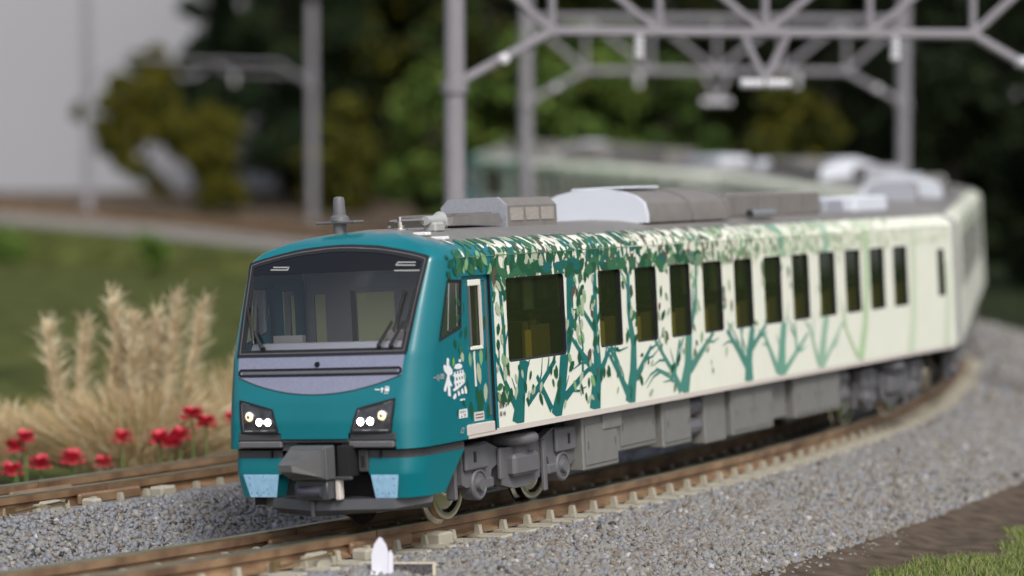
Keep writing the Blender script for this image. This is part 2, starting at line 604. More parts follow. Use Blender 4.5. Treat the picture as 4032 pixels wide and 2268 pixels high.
# ------------------------------------------------------------------ gravel
STM = [mat('stone_beige', (0.215, 0.205, 0.185), 0.85), mat('stone_grey', (0.20, 0.208, 0.228), 0.8), mat('stone_brown', (0.165, 0.138, 0.115), 0.85),
       mat('stone_pale', (0.29, 0.275, 0.25), 0.7), mat('stone_dark', (0.03, 0.032, 0.03), 0.6), mat('stone_quartz', (0.38, 0.38, 0.40), 0.4)]
OCT_V = np.array([(1, 0, 0), (-1, 0, 0), (0, 1, 0), (0, -1, 0), (0, 0, 1), (0, 0, -1), (.65, .6, .6), (-.6, -.65, .6)])
OCT_F = np.array([(0, 2, 6), (2, 4, 6), (4, 0, 6), (2, 1, 4), (1, 7, 4), (1, 3, 7), (3, 4, 7), (3, 0, 4), (2, 0, 5), (1, 2, 5), (3, 1, 5), (0, 3, 5)])
def stones(name, zones, label):
    """zones: (n, s0, s1, o0, o1, size, tonebias)"""
    P = []; SZ = []; MI = []
    for n, s0, s1, o0, o1, size, probs in zones:
        for k in range(n):
            s = random.uniform(s0, s1); o = random.uniform(o0, o1)
            x, y, p = path(s, o)
            P.append((x, y, bed_z(s, o) + random.uniform(-0.2, 0.45) * size))
            SZ.append(size * random.choice((0.5, 0.6, 0.8, 0.9, 1.0, 1.2, 1.6)))
            pr = list(probs)
            if 1 < o < 2.1: pr[1] += 45 * (2.1 - o); pr[3] += 6
            MI.append(random.choices(range(6), pr)[0])
    P = np.array(P); SZ = np.array(SZ); MI = np.array(MI); n = len(P)
    V = OCT_V[None] * (1 + 0.38 * rng.uniform(-1, 1, (n, 8, 1)))
    V = V * rng.uniform(0.65, 1.15, (n, 1, 3))
    q = rng.normal(size=(n, 4)); q /= np.linalg.norm(q, axis=1, keepdims=True)
    w, x, y, z = q.T
    RM = np.stack([np.stack([1-2*(y*y+z*z), 2*(x*y-z*w), 2*(x*z+y*w)], -1), np.stack([2*(x*y+z*w), 1-2*(x*x+z*z), 2*(y*z-x*w)], -1), np.stack([2*(x*z-y*w), 2*(y*z+x*w), 1-2*(x*x+y*y)], -1)], 1)
    V = np.einsum('nij,nkj->nki', RM, V) * SZ[:, None, None] * 0.62 + P[:, None, :]
    F = (OCT_F[None] + (np.arange(n) * 8)[:, None, None]).reshape(-1, 3)
    o = np_mesh(name, V.reshape(-1, 3), F, np.repeat(MI, 12), STM)
    return tag(o, label, 'gravel', kind='stuff')
G1 = (48, 24, 18, 7, 1.6, 1.6); G2 = (22, 56, 8, 8, 3, 2)
stones('gravel', [(36000, -6.5, 9, 1.32, 4.05, 0.068, G1), (900, -6.5, 9, 1.05, 1.35, 0.045, G1), (8000, -11.5, -6.5, 1.32, 4.05, 0.08, G1), (18000, 9, 24, 1.34, 4.05, 0.075, G1), (6000, 24, 48, 1.2, 4.1, 0.12, G1),
                  (900, -6, 9, 3.9, 4.5, 0.07, G1)], 'pale grey and beige loose gravel on the outer bank of the track')
stones('gravel', [(22000, -6, 8, -4.15, -1.2, 0.062, G2), (7000, -11.5, -6, -4.15, -1.2, 0.085, G2), (3000, 8, 18, -4.15, -1.2, 0.10, G2), (1800, -6, 8, -0.5, 0.5, 0.06, (20, 10, 60, 4, 6, 0)), (1200, -2, 14, -7.6, -6.6, 0.09, G2)],
       'bluish grey loose gravel between the two tracks')

# ------------------------------------------------------------------ train: body profile
WL = [0.90, 1.30, 1.56, 1.80, 2.117, 2.7, 3.3, 3.44, 3.53, 3.60, 3.65, 3.68]
UF = [-.205, -.185, -.145, -.082, 0.0, .25, .53, .63, .74, .90, 1.10, 1.40]
HW = [1.46, 1.46, 1.46, 1.46, 1.46, 1.46, 1.46, 1.30, 1.05, .78, .45, .05]
VFs = [1.19, 1.155, 1.15, 1.19, 1.24, 1.28, 1.324, 1.15, .90, .65, .35, .03]
def itp(w, A): return float(np.interp(w, WL, A))
def hwid(w):
    if w <= 3.28: return 1.46
    return float(np.interp(w, [3.28, 3.34, 3.40, 3.44, 3.475, 3.53, 3.60, 3.65, 3.68], [1.46, 1.43, 1.365, 1.30, 1.22, 1.05, .78, .45, .0]))
def su(v, w, B=0.05, D=0.42):
    uf = itp(w, UF); hw = max(hwid(w), itp(w, VFs) + 0.02); vf = itp(w, VFs); a = abs(v)
    if a <= vf: return uf - B * (1 - (a / vf) ** 2)
    x = min(1, (a - vf) / (hw - vf))
    return uf + D * (1 - math.sqrt(max(0, 1 - x * x)))
def fpt(v, w, off=0.0):
    """point on the cab front, off metres outwards"""
    e = 1e-3
    du_v = (su(v + e, w) - su(v - e, w)) / (2 * e); du_w = (su(v, w + e) - su(v, w - e)) / (2 * e)
    n = Vector((du_v, -1, du_w)).normalized()
    return (v + n.x * off, su(v, w) + n.y * off, w + n.z * off)

WIN = [(5.04 + 1.198 * i, 5.04 + 1.198 * i + 0.7325, 1.876, 2.958) for i in range(11)]
BIG = (2.30, 3.985, 1.852, 2.962)
REARW = (19.42, 19.80, 1.96, 2.845)
DOOR = (1.12, 1.88, 1.0, 3.03)
UEND = 20.33


def rect_round(r, rad, n=4):
    u0, u1, w0, w1 = r
    pts = []
    for cx, cy, a0 in ((u1 - rad, w1 - rad, 0), (u0 + rad, w1 - rad, 90), (u0 + rad, w0 + rad, 180), (u1 - rad, w0 + rad, 270)):
        for k in range(n + 1):
            a = R_(a0 + 90 * k / n)
            pts.append((cx + rad * math.cos(a), cy + rad * math.sin(a)))
    return pts


def side_wall(mb, sgn, u_start, holes, mat_of, w0=0.95, w1=3.28):
    us = sorted(set([u_start, UEND] + [h[0] for h in holes] + [h[1] for h in holes] + [u for u in np.arange(2.0, UEND, 1.5)] + [1.95]))
    us = [u for u in us if u_start <= u <= UEND]
    ws = sorted(set([w0, 1.02, w1] + [h[2] for h in holes] + [h[3] for h in holes]))
    v = 1.46 * sgn
    for i in range(len(us) - 1):
        for j in range(len(ws) - 1):
            cu, cw = (us[i] + us[i + 1]) / 2, (ws[j] + ws[j + 1]) / 2
            if any(h[0] < cu < h[1] and h[2] < cw < h[3] for h in holes):
                continue
            q = [(v, us[i], ws[j]), (v, us[i + 1], ws[j]), (v, us[i + 1], ws[j + 1]), (v, us[i], ws[j + 1])]
            mb.face(q if sgn > 0 else q[::-1], mat_of(cu, cw))
    for h in holes:
        rad = 0.055
        if h == DOOR:
            rad = 0.01
        P = rect_round(h, rad)
        n = len(P) // 4
        C = [(h[1], h[3]), (h[0], h[3]), (h[0], h[2]), (h[1], h[2])]
        mm = mat_of((h[0] + h[1]) / 2, h[3])
        for c in range(4):
            arc = P[c * n:(c + 1) * n]
            f = [(v, *C[c])] + [(v, *p) for p in arc]
            mb.face(f if sgn > 0 else f[::-1], mm)
        for k in range(len(P)):
            a, b = P[k], P[(k + 1) % len(P)]
            q = [(v, *a), (v, *b), (v - 0.07 * sgn, *b), (v - 0.07 * sgn, *a)]
            mb.face(q if sgn < 0 else q[::-1], M['rubber'])


def add_window(car, r, sgn, g='winglass'):
    mb = MB()
    P = rect_round(r, 0.055)
    cx, cy = (r[0] + r[1]) / 2, (r[2] + r[3]) / 2
    ins = [(cx + (p[0] - cx) * (1 - 0.05 / (r[1] - r[0])), cy + (p[1] - cy) * (1 - 0.05 / (r[3] - r[2]))) for p in P]
    v = 1.425 * sgn
    for k in range(len(P)):
        a, b = P[k], P[(k + 1) % len(P)]; c, d = ins[(k + 1) % len(P)], ins[k]
        q = [(v, *a), (v, *b), (v - .012 * sgn, *c), (v - .012 * sgn, *d)]
        mb.face(q if sgn > 0 else q[::-1], M['black'])
    w = mb.build('window', car)
    g_ = MB()
    f = [(v - 0.014 * sgn, *p) for p in ins]
    g_.face(f if sgn > 0 else f[::-1], M[g])
    g_.build('pane', w)
    return w


# --- convex clipping for printed shapes
def clip_half(P, ax, val, keep_less):
    out = []
    n = len(P)
    for i in range(n):
        a, b = P[i], P[(i + 1) % n]
        ia = (a[ax] <= val) if keep_less else (a[ax] >= val)
        ib = (b[ax] <= val) if keep_less else (b[ax] >= val)
        if ia: out.append(a)
        if ia != ib:
            t = (val - a[ax]) / (b[ax] - a[ax])
            out.append((a[0] + (b[0] - a[0]) * t, a[1] + (b[1] - a[1]) * t))
    return out if len(out) >= 3 else []
def minus_rect(P, r):
    if max(p[0] for p in P) <= r[0] or min(p[0] for p in P) >= r[1] or max(p[1] for p in P) <= r[2] or min(p[1] for p in P) >= r[3]:
        return [P]
    res = []
    a = clip_half(P, 0, r[0], True)
    if a: res.append(a)
    rest = clip_half(P, 0, r[0], False)
    if rest:
        a = clip_half(rest, 0, r[1], False)
        if a: res.append(a)
        rest = clip_half(rest, 0, r[1], True)
    if rest:
        a = clip_half(rest, 1, r[2], True)
        if a: res.append(a)
        rest2 = clip_half(rest, 1, r[3], False)
        if rest2: res.append(rest2)
    return res
WBR = [3.28, 3.34, 3.40, 3.44, 3.475]
def decal(mb, P, holes, off, m, sgn=1, umin=0.62, v0=None):
    P = clip_half(P, 1, 1.035, False)
    if P: P = clip_half(P, 1, 3.50, True)
    if P: P = clip_half(P, 0, umin, False)
    if P: P = clip_half(P, 0, UEND - 0.03, True)
    if not P: return
    parts = [P]
    for h in holes:
        parts = [q for p in parts for q in minus_rect(p, h)]
    for wb in WBR:
        nx = []
        for p in parts:
            ws = [q[1] for q in p]
            if min(ws) < wb < max(ws):
                a = clip_half(p, 1, wb, True); b = clip_half(p, 1, wb, False)
                if a: nx.append(a)
                if b: nx.append(b)
            else:
                nx.append(p)
        parts = nx
    for p in parts:
        f = []
        for (u, w) in p:
            if w <= 3.28:
                f.append((sgn * ((v0 or 1.46) + off), u, w))
            else:
                f.append((sgn * (hwid(w) + off * 0.7), u, w + off * 0.7))
        area = sum(p[i][0] * p[(i + 1) % len(p)][1] - p[(i + 1) % len(p)][0] * p[i][1] for i in range(len(p)))
        if abs(area) < 1e-6: continue
        if (area > 0) != (sgn > 0): f = f[::-1]
        mb.face(f, m)
def stroke(pts, widths):
    """convex quads along a polyline"""
    out = []
    for i in range(len(pts) - 1):
        a, b = pts[i], pts[i + 1]
        d = (b[0] - a[0], b[1] - a[1]); L = math.hypot(*d) or 1
        n = (-d[1] / L, d[0] / L)
        e = 0.02 / L if i < len(pts) - 2 else 0
        b2 = (b[0] + d[0] * e, b[1] + d[1] * e)
        w0, w1 = widths[i] / 2, widths[i + 1] / 2
        out.append([(a[0] + n[0] * w0, a[1] + n[1] * w0), (a[0] - n[0] * w0, a[1] - n[1] * w0), (b2[0] - n[0] * w1, b2[1] - n[1] * w1), (b2[0] + n[0] * w1, b2[1] + n[1] * w1)])
    return out
def leafP(u, w, L, wd, ang):
    P = [(-0.5, 0), (-0.25, -0.36), (0.1, -0.5), (0.36, -0.3), (0.5, 0), (0.36, 0.3), (0.1, 0.5), (-0.25, 0.36)]
    c, s = math.cos(ang), math.sin(ang)
    return [(u + (p[0] * L) * c - (p[1] * wd) * s, w + (p[0] * L) * s + (p[1] * wd) * c) for p in P]

TREES = [  # (tone, list of (points, widths))
    (0, [([(2.47, 1.03), (2.58, 1.37), (2.72, 1.86)], [.34, .27, .30]), ([(2.46, 1.22), (2.16, 1.61), (1.92, 1.99)], [.13, .09, .06]), ([(2.75, 1.28), (3.20, 1.52), (3.62, 1.80)], [.13, .11, .10]),
         ([(2.16, 1.61), (2.2, 2.2), (2.13, 2.9)], [.07, .09, .10]), ([(2.72, 1.86), (2.78, 2.98), (2.8, 3.47)], [.3, .3, .3])]),
    (0, [([(3.57, 1.03), (3.78, 1.40), (3.90, 1.84), (4.12, 2.2), (4.2, 3.47)], [.30, .27, .30, .24, .22]), ([(3.45, 1.14), (3.06, 1.62)], [.12, .08]), ([(3.80, 1.24), (4.43, 1.53), (4.70, 1.64)], [.14, .10, .06]),
         ([(4.43, 1.53), (4.47, 1.92), (4.36, 2.6)], [.07, .05, .04])]),
    (1, [([(4.76, 1.03), (4.90, 1.62), (4.90, 2.27), (4.94, 2.98), (4.95, 3.47)], [.33, .28, .15, .13, .13]), ([(4.82, 1.55), (4.40, 1.86), (4.05, 2.14)], [.14, .10, .06]), ([(5.0, 1.55), (5.26, 1.80), (5.4, 1.88)], [.13, .09, .06]),
         ([(4.90, 2.1), (4.5, 2.45), (4.25, 2.9)], [.09, .07, .04])]),
    (2, [([(5.90, 1.03), (6.05, 1.46), (6.10, 1.86), (5.98, 2.35), (6.02, 2.94), (6.05, 3.47)], [.32, .27, .2, .12, .12, .1]), ([(5.86, 1.16), (5.56, 1.49), (5.45, 1.86)], [.16, .09, .06]), ([(6.15, 1.38), (6.69, 1.80)], [.15, .07]),
         ([(5.62, 1.42), (5.25, 1.80)], [.08, .05])]),
    (3, [([(7.76, 1.03), (7.95, 1.44), (8.03, 1.90)], [.34, .28, .27]), ([(7.66, 1.07), (7.42, 1.36), (6.80, 1.90)], [.16, .12, .05]), ([(8.02, 1.36), (8.96, 1.88)], [.15, .07]), ([(7.40, 1.29), (6.81, 1.46)], [.08, .05]),
         ([(7.47, 1.34), (7.69, 1.84)], [.07, .06]), ([(8.03, 1.9), (8.35, 2.4), (8.42, 3.4)], [.2, .09, .08])]),
    (3, [([(10.23, 1.03), (10.27, 1.38), (10.47, 1.88)], [.34, .28, .22]), ([(10.2, 1.28), (9.9, 1.52), (9.45, 1.88)], [.2, .13, .09]), ([(10.42, 1.55), (11.02, 1.88)], [.12, .08]), ([(10.07, 1.44), (10.0, 1.88)], [.06, .05])]),
    (4, [([(11.55, 1.03), (11.66, 1.51), (11.78, 1.88)], [.38, .30, .26]), ([(11.42, 1.12), (10.92, 1.75)], [.14, .08]), ([(11.70, 1.08), (12.80, 1.65)], [.12, .06]), ([(12.27, 1.38), (12.24, 1.85)], [.08, .06]), ([(11.75, 2.96), (11.8, 3.47)], [.3, .25])]),
    (5, [([(13.3, 1.03), (13.5, 1.56), (13.64, 1.88)], [.32, .26, .24]), ([(13.19, 1.15), (12.85, 1.80)], [.12, .07]), ([(13.45, 1.10), (14.40, 1.74)], [.11, .06]), ([(13.75, 2.96), (13.8, 3.45)], [.22, .2])]),
    (6, [([(15.16, 1.03), (15.47, 1.62), (15.62, 2.3), (15.66, 2.97), (15.68, 3.45)], [.3, .26, .22, .22, .2]), ([(15.03, 1.12), (14.40, 1.76)], [.1, .06])]),
    (7, [([(17.75, 1.03), (17.98, 1.62), (18.08, 2.4), (18.1, 3.3)], [.35, .33, .3, .25])]),
    (7, [([(19.76, 1.03), (19.91, 1.74), (19.93, 2.6)], [.32, .28, .25])]),
]


def livery(car, sgn, holes, pale=False):
    i = 0
    if not pale:
        rt = random.Random(21)
        for tone, st in TREES:
            mb = MB()
            tw = []
            if tone <= 6:
                for q, (pts, wd) in enumerate(st):
                    for a, b in zip(pts[:-1], pts[1:]):
                        for e in range((2 if tone > 1 else 1) if q else 1):
                            t = rt.uniform(.35, .95); x = a[0] + (b[0] - a[0]) * t; y = a[1] + (b[1] - a[1]) * t
                            ln = rt.uniform(.28, .6); an = math.atan2(b[1] - a[1], b[0] - a[0]) + rt.choice((-1, 1)) * rt.uniform(.35, .7)
                            tw.append(([(x, y), (x + ln * .5 * math.cos(an), y + ln * .5 * math.sin(an)), (x + ln * math.cos(an + .15), y + ln * math.sin(an + .15))], [.045, .03, .012]))
            st = [(p_, [w_ * (1 if k_ == 0 else .84) for k_, w_ in enumerate(wd_)]) for p_, wd_ in st] + tw
            for pts, wd in st:
                for P in stroke(pts, wd):
                    decal(mb, P, holes, 0.0045 + 0.00002 * i, TREEM[tone], sgn, umin=1.93); i += 1
            if mb.f:
                mb.build('printed_tree', car)
    rnd = random.Random(11 if sgn > 0 else 12)
    mb = MB()
    cnt = 0
    def put(u, w, L, keys, ang=None, hol=holes, umin=1.90):
        nonlocal cnt
        t = min(1, max(0, (u - 4.5) / 14.0))
        if pale: t = 0.85
        lev = min(3, int(t * 4 + rnd.uniform(-.35, .35)))
        lev = max(0, lev)
        k = rnd.choice(keys)
        a = ang if ang is not None else rnd.gauss(math.pi / 2, 0.55)
        ratio = rnd.uniform(.42, .6)
        if w > 3.27:
            L *= .55; ratio = rnd.uniform(.6, .85)
        decal(mb, leafP(u, w, L, L * ratio, a), hol, 0.0065 + 0.0000022 * cnt, LEAFM[k][lev], sgn, umin=umin)
        cnt += 1
    # canopy above the windows
    u = 1.95
    while u < (20.2 if not pale else 19.5):
        f = max(0.0, 1 - (u - 1.9) / 15.5)
        if pale: f = 0.12
        dens = 12 + 105 * f ** 0.7
        n = int(dens * 0.25) + 1
        for _ in range(n):
            w = rnd.uniform(2.97, 3.49)
            if rnd.random() < 0.2 * f: w = rnd.uniform(2.9, 3.12)
            ks = ['dk', 'dk', 'md', 'md', 'cr', 'te', 'sage', 'br'] if f > .72 else (['dk', 'md', 'md', 'br', 'br', 'cr', 'cr', 'lg'] if f > .45 else ['md', 'lg', 'dk', 'sage', 'cr'])
            put(u + rnd.uniform(0, .25), w, rnd.uniform(.13, .27) * (0.62 + 0.5 * f), ks)
        u += 0.25
    if not pale:
        # green boughs running just above the windows
        for k in range(60):
            uu = rnd.uniform(1.95, 8.5)
            put(uu, rnd.uniform(2.97, 3.1), rnd.uniform(.2, .34), ['dk', 'md', 'te'], ang=rnd.gauss(0, .4))
        # between the windows
        gaps = [(1.95, 2.28), (4.0, 5.02)] + [(WIN[q][1], WIN[q + 1][0]) for q in range(10)]
        for q, (a, b) in enumerate(gaps):
            n = (26, 50, 14, 12, 9, 6, 4, 3, 2, 1, 0, 0)[q]
            for _ in range(n):
                put(rnd.uniform(a, b), rnd.uniform(1.35 if q < 2 else 1.8, 2.95), rnd.uniform(.12, .22), ['dk', 'dk', 'sage', 'md', 'sage', 'br', 'lg'])
        for k in range(72):
            uu = 1.95 + 7.5 * rnd.random() ** 1.5
            put(uu, rnd.uniform(1.12, 1.84), rnd.uniform(.10, .2), ['dk', 'dk', 'sage', 'sage', 'md'])
        # scattered leaves on the teal cab side
        for k in range(46):
            uu = rnd.uniform(0.98, 1.95)
            put(uu, rnd.uniform(3.06, 3.47), rnd.uniform(.12, .24), ['dk', 'dk', 'md', 'md', 'lg', 'cr'], hol=holes, umin=0.72)
        for uu, ww, L in ((.80, 3.05, .15), (.86, 3.2, .17), (.78, 3.28, .14), (.95, 3.10, .15), (1.0, 2.7, .13), (.98, 2.5, .12), (.88, 2.18, .13), (1.0, 2.1, .16), (1.04, 2.3, .12), (.86, 1.31, .09), (1.03, 1.42, .11)):
            put(uu, ww, L, ['dk', 'dk', 'md'], hol=holes, umin=0.6)
    o = mb.build('leaf_print', car)
    o['kind'] = 'stuff'
    return o


def bogie(car, uc):
    b = MB()
    for s in (-1, 1):
        def px(a, c): return (a, c) if s > 0 else (-c, -a)
        # side frame with dropped centre
        P = [(-1.62, .33), (-1.62, .82), (-.95, .84), (-.55, .70), (.55, .70), (.95, .84), (1.62, .82), (1.62, .36), (1.5, .30), (.85, .30), (.80, .46), (.62, .52), (.55, .22), (.2, .14), (-.2, .14), (-.55, .22), (-.62, .52), (-.8, .46), (-.85, .30), (-1.5, .28)]
        a0, a1 = px(1.06, 1.18)
        b.prism([(uc + p[0], p[1]) for p in P], a0, a1, M['mgrey'], 'x')
        a0, a1 = px(1.0, 1.30)
        b.box(a0, a1, uc - .36, uc + .36, .30, .60, M['mgrey'], ch=.05)
        a0, a1 = px(1.18, 1.24)
        for d in (-1, 1):
            b.box(a0, a1, uc + d * 1.28 - .3, uc + d * 1.28 + .3, .50, .83, M['mgrey'], ch=.02)
            b.box(a0 - .002, a1 + .008, uc + d * 1.35 - .03, uc + d * 1.35 + .03, .60, .74, M['dark'])
            b.box(a0, a1, uc + d * .62 - .05, uc + d * .62 + .05, .02 if d > 0 else .3, .72, M['mgrey'], ch=.015)
        a0, a1 = px(1.0, 1.14)
        b.box(a0, a1, uc - 1.72, uc - 1.65, .14, .62, M['mgrey'], ch=.015)
    b.box(-.95, .95, uc - .5, uc + .5, .35, .85, M['dark'])
    b.box(-.58, .58, uc - 1.6, uc + 1.6, .1, .55, M['dark'])
    bo = b.build('bogie', car)
    for d in (-1.2, 1.2):
        for s in (-1, 1):
            w = MB()
            r = 0.43
            pr = [(0.0, .05), (.10, .05), (.12, .02), (.30, .015), (.345, .06), (r - .03, .065), (r, .06), (r + .005, -.04), (r + .07, -.06), (r + .075, -.09), (r + .03, -.10), (0.1, -.10)]
            w.lathe([(a, bb * s) for a, bb in pr], (s * 0.66, uc + d, RT + r), 'x', M['wheel'], 36, caps=False)
            w.lathe([(.05, -0.66), (.05, 0)], (s * 0.66 if s > 0 else 0, uc + d, RT + r), 'x', M['wheel'], 10)
            w.build('wheel', bo, smooth=35)
            a = MB()
            a.lathe([(.21, 1.02 * s), (.21, 1.20 * s), (.19, 1.22 * s), (.17, 1.22 * s), (.16, 1.20 * s), (.10, 1.20 * s), (.085, 1.26 * s), (.0, 1.26 * s)], (0, uc + d, .30), 'x', M['mgrey'], 20)
            x0, x1 = sorted((1.04 * s, 1.2 * s))
            e = -1 if d > 0 else 1
            y0, y1 = sorted((uc + d + e * .15, uc + d + e * .42))
            a.box(x0, x1, y0, y1, .22, .36, M['mgrey'], ch=.02)
            a.build('axle_box', bo, smooth=35)
    for s in (-1, 1):
        a = MB()
        pr = []
        for k in range(9):
            t = math.pi * (k / 8 - .5)
            pr.append((.27 + .085 * math.cos(t), .085 * math.sin(t)))
        a.lathe([(.1, -.085)] + pr + [(.1, .085)], (s * 1.08, uc, .79), 'z', M['mgrey'], 24)
        a.lathe([(.16, -.22), (.16, -.08)], (s * 1.12, uc, .79), 'z', M['mgrey'], 16)
        a.build('air_spring', bo, smooth=40)
    return bo


def underboxes(car, L):
    for (u0, u1, w0, w1, depth, kind) in L:
        for s in (-1, 1):
            mb = MB()
            x0, x1 = sorted((s * (1.32 - depth), s * 0.55))
            mb.box(x0, x1, u0, u1, w0, w1, M['ugrey'] if kind != 2 else M['dark'], ch=.02)
            xo = s * (1.32 - depth)
            if kind == 1:      # access panels proud of the case
                n = max(1, int((u1 - u0) / .75))
                for k in range(n):
                    a = u0 + .06 + (u1 - u0 - .06) * k / n; b_ = u0 + (u1 - u0) * (k + 1) / n - .06
                    y0, y1 = sorted((xo, xo + .018 * s))
                    mb.box(y0, y1, a, b_, w0 + .07, w1 - .14, M['ugrey'], ch=.008)
                    y0, y1 = sorted((xo, xo + .028 * s))
                    for uu in (a + .07, b_ - .07):
                        mb.box(y0, y1, uu - .012, uu + .012, w0 + .30, w0 + .40, M['mgrey'])
            if kind == 3:      # cylinders
                for k in range(2):
                    mb.lathe([(.14, -.3), (.14, .3)], (s * 1.1, (u0 + u1) / 2, w0 + .15 + .3 * k), 'y', M['mgrey'], 12)
            mb.build('equipment_box', car)


def roof_units(car, cab=True):
    def arch(hw, h, base, n=10):
        P = [(-hw, base)]
        for k in range(n + 1):
            t = math.pi * (1 - k / n)
            P.append((hw * math.cos(t), base + .12 + (h - .12) * math.sin(t) ** .75))
        P.append((hw, base))
        return P
    if cab:
        a = MB()
        a.lathe([(.085, 0), (.085, .17)], (-.33, 1.15, 3.60), 'z', M['mgrey'], 16)
        a.box(-.63, -.03, 1.03, 1.27, 3.775, 3.81, M['mgrey'], ch=.01)
        a.lathe([(.13, 0), (.12, .05), (.085, .08), (.075, .28), (.065, .31), (.03, .32)], (-.33, 1.15, 3.81), 'z', M['mgrey'], 20)
        a.build('antenna', car, smooth=35)
        a = MB()
        a.prism([(2.65, 3.69), (2.72, 3.80), (4.0, 3.83), (4.1, 3.69)], -.5, .5, M['roof'], 'x')
        a.box(-.42, .42, 2.60, 2.68, 3.66, 3.74, M['chrome'])
        for v in (-.4, -.13, .13, .4):
            a.box(v - .04, v + .04, 2.9, 3.9, 3.815, 3.85, M['roof'])
        a.build('roof_box', car)
        for v in (.30,):
            h = MB()
            h.lathe([(.11, 0), (.11, .04), (.07, .05), (.07, .13), (.035, .14), (.035, .2)], (v, 1.62, 3.63), 'z', M['chrome'], 16)
            h.box(v - .16, v + .34, 1.58, 1.66, 3.72, 3.77, M['chrome'])
            h.build('chrome_whistle', car, smooth=35)
        h = MB()
        h.lathe([(.06, -.22), (.065, 0), (.10, .16), (.12, .17), (.03, .12)], (.62, 1.95, 3.76), 'y', M['pgrey'], 18)
        h.box(.54, .74, 1.80, 2.06, 3.60, 3.74, M['pgrey'], ch=.03)
        h.build('horn', car, smooth=35)
        for (v, u) in ((.86, 1.22), (1.10, 1.26)):
            h = MB(); h.box(v - .10, v + .10, u - .07, u + .07, hz(v) - .01, hz(v) + .035, M['white'], ch=.01); h.build('roof_step', car)
    ac = MB()
    P = [(-.5, 3.64), (-.5, 3.93), (-.38, 4.045), (.38, 4.045), (.5, 3.93), (.5, 3.64)]
    ac.prism(P, 4.2, 5.75, M['brownroof'], 'y')
    ac.prism([(p[0] * 1.03, p[1] + (.01 if p[1] > 3.7 else 0)) for p in P], 4.16, 4.215, M['silver'], 'y')
    ao = ac.build('air_conditioner', car)
    for s in (-1, 1):
        for k in range(3):
            v = MB()
            y0, y1 = sorted((s * .497, s * .512))
            v.box(y0, y1, 4.32 + k * .47, 4.70 + k * .47, 3.72, 3.90, M['vent'])
            v.build('vent_panel', ao)
    big = MB()
    A = arch(.92, .53, 3.60)
    big.prism(A, 7.95, 11.0, M['brownroof'], 'y')
    bo = big.build('roof_cowl', car, smooth=25)
    w = MB(); w.prism([(p[0] * 1.015, p[1] + (.012 if p[1] > 3.61 else 0)) for p in A], 7.86, 7.955, M['whitecover'], 'y'); w.build('white_bulkhead', bo, smooth=25)
    w = MB()
    for q in (9.55, 10.98):
        w.prism([(p[0] * 1.02, p[1] + .015) for p in A], q - .03, q + .03, M['roof'], 'y')
    w.build('cowl_band', bo)
    w = MB(); w.box(-.45, .45, 8.1, 9.4, 4.125, 4.165, M['whitecover'], ch=.02); w.build('top_hatch', bo)
    for (u0, u1, hw, h, m) in ((11.5, 15.6, .68, 4.02, 'brownroof'), (16.3, 17.2, .5, 3.86, 'silver'), (17.5, 19.2, .6, 3.90, 'whitecover')):
        d = MB(); d.box(-hw, hw, u0, u1, 3.60, h, M[m], ch=.04)
        if m == 'brownroof':
            for k in range(4):
                for s in (-1, 1):
                    y0, y1 = sorted((s * hw, s * (hw + .03)))
                    d.box(y0, y1, u0 + .25 + k, u0 + .33 + k, 3.62, h - .06, M['roof'])
        d.build('roof_unit', car)
    d = MB(); d.lathe([(.07, -.5), (.07, .5)], (.98, 12.2, 3.66), 'y', M['chrome'], 12); d.build('exhaust_pipe', car, smooth=35)


def hz(v):
    """roof height at half width v"""
    ws = [3.28, 3.34, 3.40, 3.44, 3.475, 3.53, 3.60, 3.65, 3.68]; hs = [1.46, 1.43, 1.365, 1.30, 1.22, 1.05, .78, .45, .0]
    return float(np.interp(abs(v), hs[::-1], ws[::-1]))


